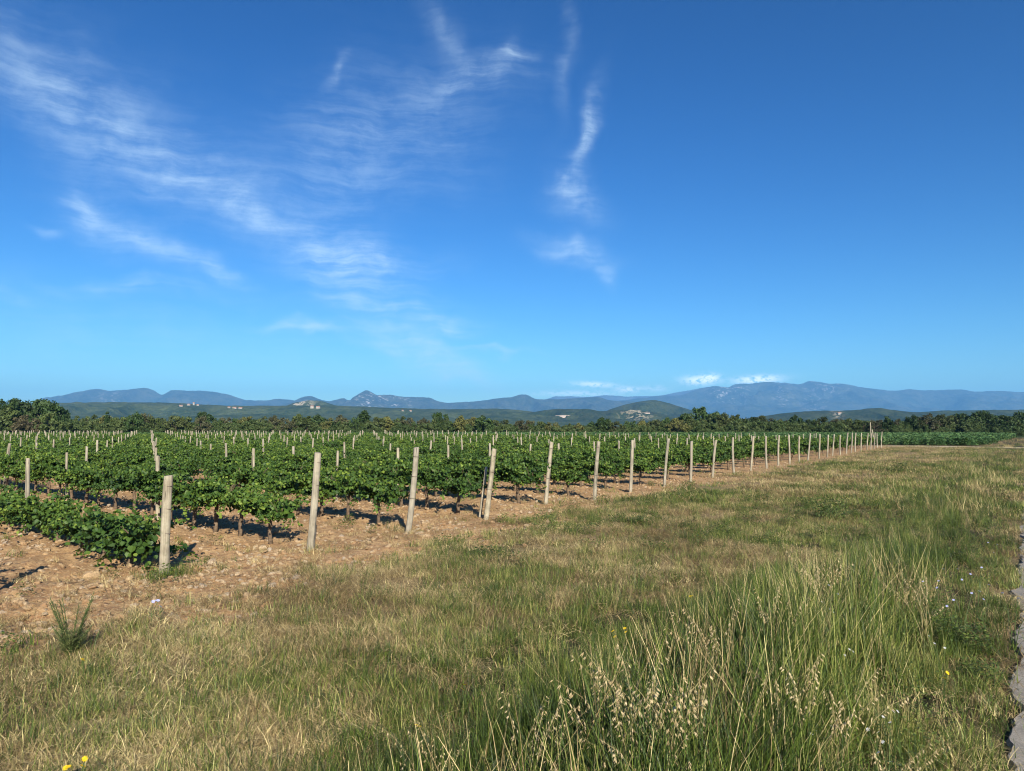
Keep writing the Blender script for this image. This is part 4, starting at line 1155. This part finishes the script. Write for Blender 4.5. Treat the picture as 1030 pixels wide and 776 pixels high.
def flower(name, cat, px, py, zt, me, label, group, s=1.0, rz=0.0):
    """the head shows at the pixel, at height zt over the ground"""
    p = at_ground(px, py, zt); t = thing(name, label, cat, (p.x, p.y, hz(p.x, p.y)), (0, 0, rz), (s, s, s), group)
    obj('stem', me[0], t)
    for h_ in me[1]: obj('flower_head', h_, t)


def oat_meshes(seed, n, h, pan=11):
    g = np.random.default_rng(seed); st = MB(); sps = []
    for i in range(n):
        sp = MB(); sps.append(sp)
        a = g.uniform(0, 6.28); l = h * g.uniform(.12, .45); hh = h * g.uniform(.75, 1.08); bx = Vector((g.normal() * .05, g.normal() * .05, 0))
        P = []
        for k in range(7):
            f = k / 6; P.append(bx + Vector((math.cos(a) * l * f ** 2.2, math.sin(a) * l * f ** 2.2, hh * f * (1 - .10 * f ** 3 * l / h * 3))))
        st.tube(P, [.003, .003, .0026, .0022, .002, .0016, .001], 4, float(g.uniform()))
        sp.tube(P[3:], [.0021, .0018, .0014, .001], 4, .4)
        for k in range(pan):
            f = .66 + .34 * k / (pan - 1); i0 = min(int(f * 6), 5); c = P[i0].lerp(P[i0 + 1], f * 6 - i0)
            b = g.uniform(0, 6.28); o = Vector((math.cos(b), math.sin(b), -.1)) * g.uniform(.015, .05) * (1.4 - f); tip = c + o
            st.tube([c, c + o * .6 + Vector((0, 0, .012)), tip], [.0009, .0008, .0006], 3, .6, cap=False)
            ln = g.uniform(.024, .034); dn = Vector((math.cos(b) * .7 + math.cos(a) * .5, math.sin(b) * .7 + math.sin(a) * .5, -.9)).normalized()
            for q in (-1, 1):
                sd = Vector((-math.sin(b), math.cos(b), 0)); e = (dn + sd * q * .22).normalized(); w = e.cross(Vector((.3, .5, .8))).normalized() * .0050; v = e.cross(w).normalized() * .004
                m_ = tip + e * ln * .4
                sp.add([tip, m_ + w, m_ + v, m_ - w, m_ - v, tip + e * ln], [(0, 1, 2), (0, 2, 3), (0, 3, 4), (0, 4, 1), (5, 2, 1), (5, 3, 2), (5, 4, 3), (5, 1, 4)], float(g.uniform()))
        for k in range(3):
            f = g.uniform(.1, .5); c = P[0].lerp(P[4], f); b = g.uniform(0, 6.28); d = Vector((math.cos(b), math.sin(b), 0)); n_ = Vector((-d.y, d.x, 0)) * .004; L_ = g.uniform(.12, .26)
            p1 = c + d * L_ * .5 + Vector((0, 0, L_ * .5)); p2 = c + d * L_ + Vector((0, 0, L_ * .35))
            st.add([c - n_, c + n_, p1 + n_, p1 - n_, p2], [(0, 1, 2, 3), (3, 2, 4)], .3)
    return st.mesh('oat_stalks', m_straw), [q.mesh('oat_panicle', m_oat) for q in sps]


def build_plants():
    oats = [oat_meshes(900 + i, 8, .95) for i in range(5)]
    spots = [(640, 668, .92, 'pale wild oats, middle clump of the large stand'), (612, 690, .85, 'wild oats on the vine side of the large stand'), (668, 672, .95, 'tallest wild oats of the large stand'), (650, 720, .80, 'lower wild oats in front of the large stand'),
             (690, 700, .80, 'wild oats on the road side of the large stand'), (530, 712, .72, 'leaning wild oats with one long drooping head beside dark grass'), (440, 740, .55, 'short drooping wild oats nearest the dry verge'), (575, 745, .6, 'low wild oats between the drooping one and the stand'),
             (800, 668, .80, 'lone wild oats among tall green blades'), (845, 690, .72, 'wild oats bending towards the road over green weeds'), (722, 622, .85, 'wild oats behind the large stand'), (900, 752, .55, 'short wild oats near the road edge'),
             (825, 565, .85, 'bleached wild oats in the brown thicket'), (780, 600, .85, 'wild oats before the brown thicket'), (930, 590, .7, 'wild oats beside the lilac flowers')]
    for i, (px, py, zt, lab) in enumerate(spots):
        p = at_ground(px, py, zt * .85); t = thing('wild_oat', lab, 'wild oats', (p.x, p.y, hz(p.x, p.y) - .01), (0, 0, i * 1.9), (zt / .95,) * 3, 'clumps of wild oats')
        obj('stalks', oats[i % 5][0], t)
        for q in oats[i % 5][1]: obj('panicle', q, t)
    chic = [flower_meshes(930 + i, .5, 3, 0, .013, m_blue, 12) for i in range(3)]; wh = [flower_meshes(940 + i, .4, 3, 0, .012, m_white, 6) for i in range(3)]; ye = [flower_meshes(950 + i, .22, 2, 0, .018, m_yellow, 10) for i in range(3)]
    for i, (px, py, lab) in enumerate([(981, 574, 'lilac flowering plant, fullest of those at the asphalt edge'), (988, 588, 'lilac flowers just in front of the fullest lilac plant'), (952, 568, 'lilac flowers behind the bleached grass near the road'), (1018, 597, 'lilac flowers leaning out over the asphalt'),
                                       (1000, 545, 'lilac flowers at the road edge furthest from the camera'), (940, 585, 'lilac flowers deep in the green weeds'), (965, 602, 'low lilac flowers among green weeds'), (840, 585, 'lilac flowers in the tall green blades')]):
        flower('chicory_plant', 'flower', px, py, .5, chic[i % 3], lab, 'lilac flowers by the road', 1, i)
    for i, (px, py, lab) in enumerate([(947, 634, 'white flower standing highest over the green weeds'), (905, 703, 'white flower in the middle of the brown stalks'), (818, 722, 'white flowers in front of the leaning oats'), (822, 714, 'white flowers behind those before the leaning oats'), (876, 738, 'white flowers low by the broad blade'),
                                       (892, 720, 'white flowers among brown stalks near the road'), (838, 605, 'white flowers behind the tall green blades'), (862, 645, 'white flowers amid oat heads'), (745, 600, 'white flower beside the yellow blooms')]):
        flower('white_wildflower', 'flower', px, py, .42, wh[i % 3], lab, 'white wildflowers', 1, i)
    for i, (px, py, lab) in enumerate([(66, 769, 'yellow flower nearest the bottom of the dry verge'), (81, 765, 'yellow flower just behind the nearest yellow one'), (470, 691, 'yellow flower alone in short green grass'), (421, 722, 'yellow flower beside the drooping oats'), (620, 641, 'first of two yellow flowers above the oats'), (626, 638, 'second of two yellow flowers above the oats'),
                                       (695, 598, 'yellow flowers in the dark grass behind the oats'), (948, 680, 'yellow flower over the leafy green weeds'), (401, 558, 'yellow flower at the edge of the soil'), (85, 660, 'yellow flower at the foot of the feathery weed')]):
        flower('yellow_wildflower', 'flower', px, py, .2, ye[i % 3], lab, 'yellow wildflowers', 1, i)
    bl = [flower_meshes(960 + i, .2, 2, 0, .02, m_blue, 12) for i in range(2)]
    for i, (px, py, lab) in enumerate([(152, 612, 'pale blue flower in front of the short thick post'), (162, 610, 'larger pale blue flower in front of the short thick post'), (563, 500, 'pale blue flowers by the fifth end post')]):
        flower('blue_wildflower', 'flower', px, py, .18, bl[i % 2], lab, 'pale blue flowers on the soil', 1.0, i * 2)
    # feathery tall weed on the soil, mound weeds, dark shrub
    g = np.random.default_rng(970); st = MB(); lf = MB()
    for i in range(16):
        a = g.uniform(0, 6.28); hh = g.uniform(.18, .56); tip = Vector((math.cos(a) * .17, math.sin(a) * .17, hh)); st.tube([(0, 0, -.03), tip * .5 + Vector((0, 0, .03)), tip], [.005, .004, .002], 4)
        for k in range(80):
            f = g.uniform(.05, .98); c = tip * f; b = g.uniform(0, 6.28); d = Vector((math.cos(b), math.sin(b), .6)); s = .11 * (1.1 - f) + .02; n = Vector((-d.y, d.x, 0)) * .0024
            lf.add([c - n, c + n, c + d * s * .6 + n, c + d * s], [(0, 1, 2, 3)], float(g.uniform()))
    m_feather = leafy('feather_leaves', [(0.0, (0.09, 0.12, 0.04)), (1.0, (0.20, 0.22, 0.09))], .12, .6, .2, .1)
    p = at_ground(71, 664); t = thing('feathery_weed', 'tall feathery green weed alone on the soil and dry grass edge', 'weed', (p.x, p.y, hz(p.x, p.y))); obj('stem', st.mesh('stem', m_stem), t); obj('foliage', lf.mesh('feathery_leaves', m_feather), t)
    m_mound = leafy('mound_leaves', [(0.0, (0.022, 0.042, 0.010)), (0.6, (0.060, 0.098, 0.020)), (1.0, (0.13, 0.17, 0.04))], .1, .55, .25, .3)
    mst = []
    for k in range(3):
        b = MB()
        for i in range(16):
            a = g.uniform(0, 6.28); l = g.uniform(.1, .33); z = g.uniform(.12, .36)
            b.tube([(0, 0, -.02), (math.cos(a) * l * .4, math.sin(a) * l * .4, z * .7), (math.cos(a) * l, math.sin(a) * l, z)], [.005, .004, .002], 4)
        mst.append(b.mesh('weed_stem', m_stem))
    mound = [weed_clump('mound_weed', 980 + i, m_mound, 900, .040, .42, .36) for i in range(3)]
    for i, (px, py, s, lab) in enumerate([(692, 496, 1.0, 'green weed mound beside the leaning end post'), (683, 503, .6, 'smaller weed mound before the larger one'), (655, 489, .5, 'little weed tuft between two end posts'), (835, 523, 1.3, 'large dark weed mound by the bleached stalks'), (812, 512, .9, 'mid green mound behind the large dark one'), (905, 476, 1.3, 'leafy mound near the far bend of the verge'),
                                          (735, 500, .7, 'flat mound in the middle of the dry headland'), (970, 660, .8, 'bright leafy weed beside the asphalt'), (945, 650, .75, 'bright leafy weed one step in from the asphalt'), (985, 690, .6, 'low leafy weed touching the asphalt edge')]):
        p = at_ground(px, py); t = thing('weed_mound', lab, 'weed', (p.x, p.y, hz(p.x, p.y) - .03), (0, 0, i), (s, s, s * .9), 'weed mounds of the verge')
        obj('foliage', mound[i % 3], t); obj('stem', mst[i % 3], t)


build_plants()
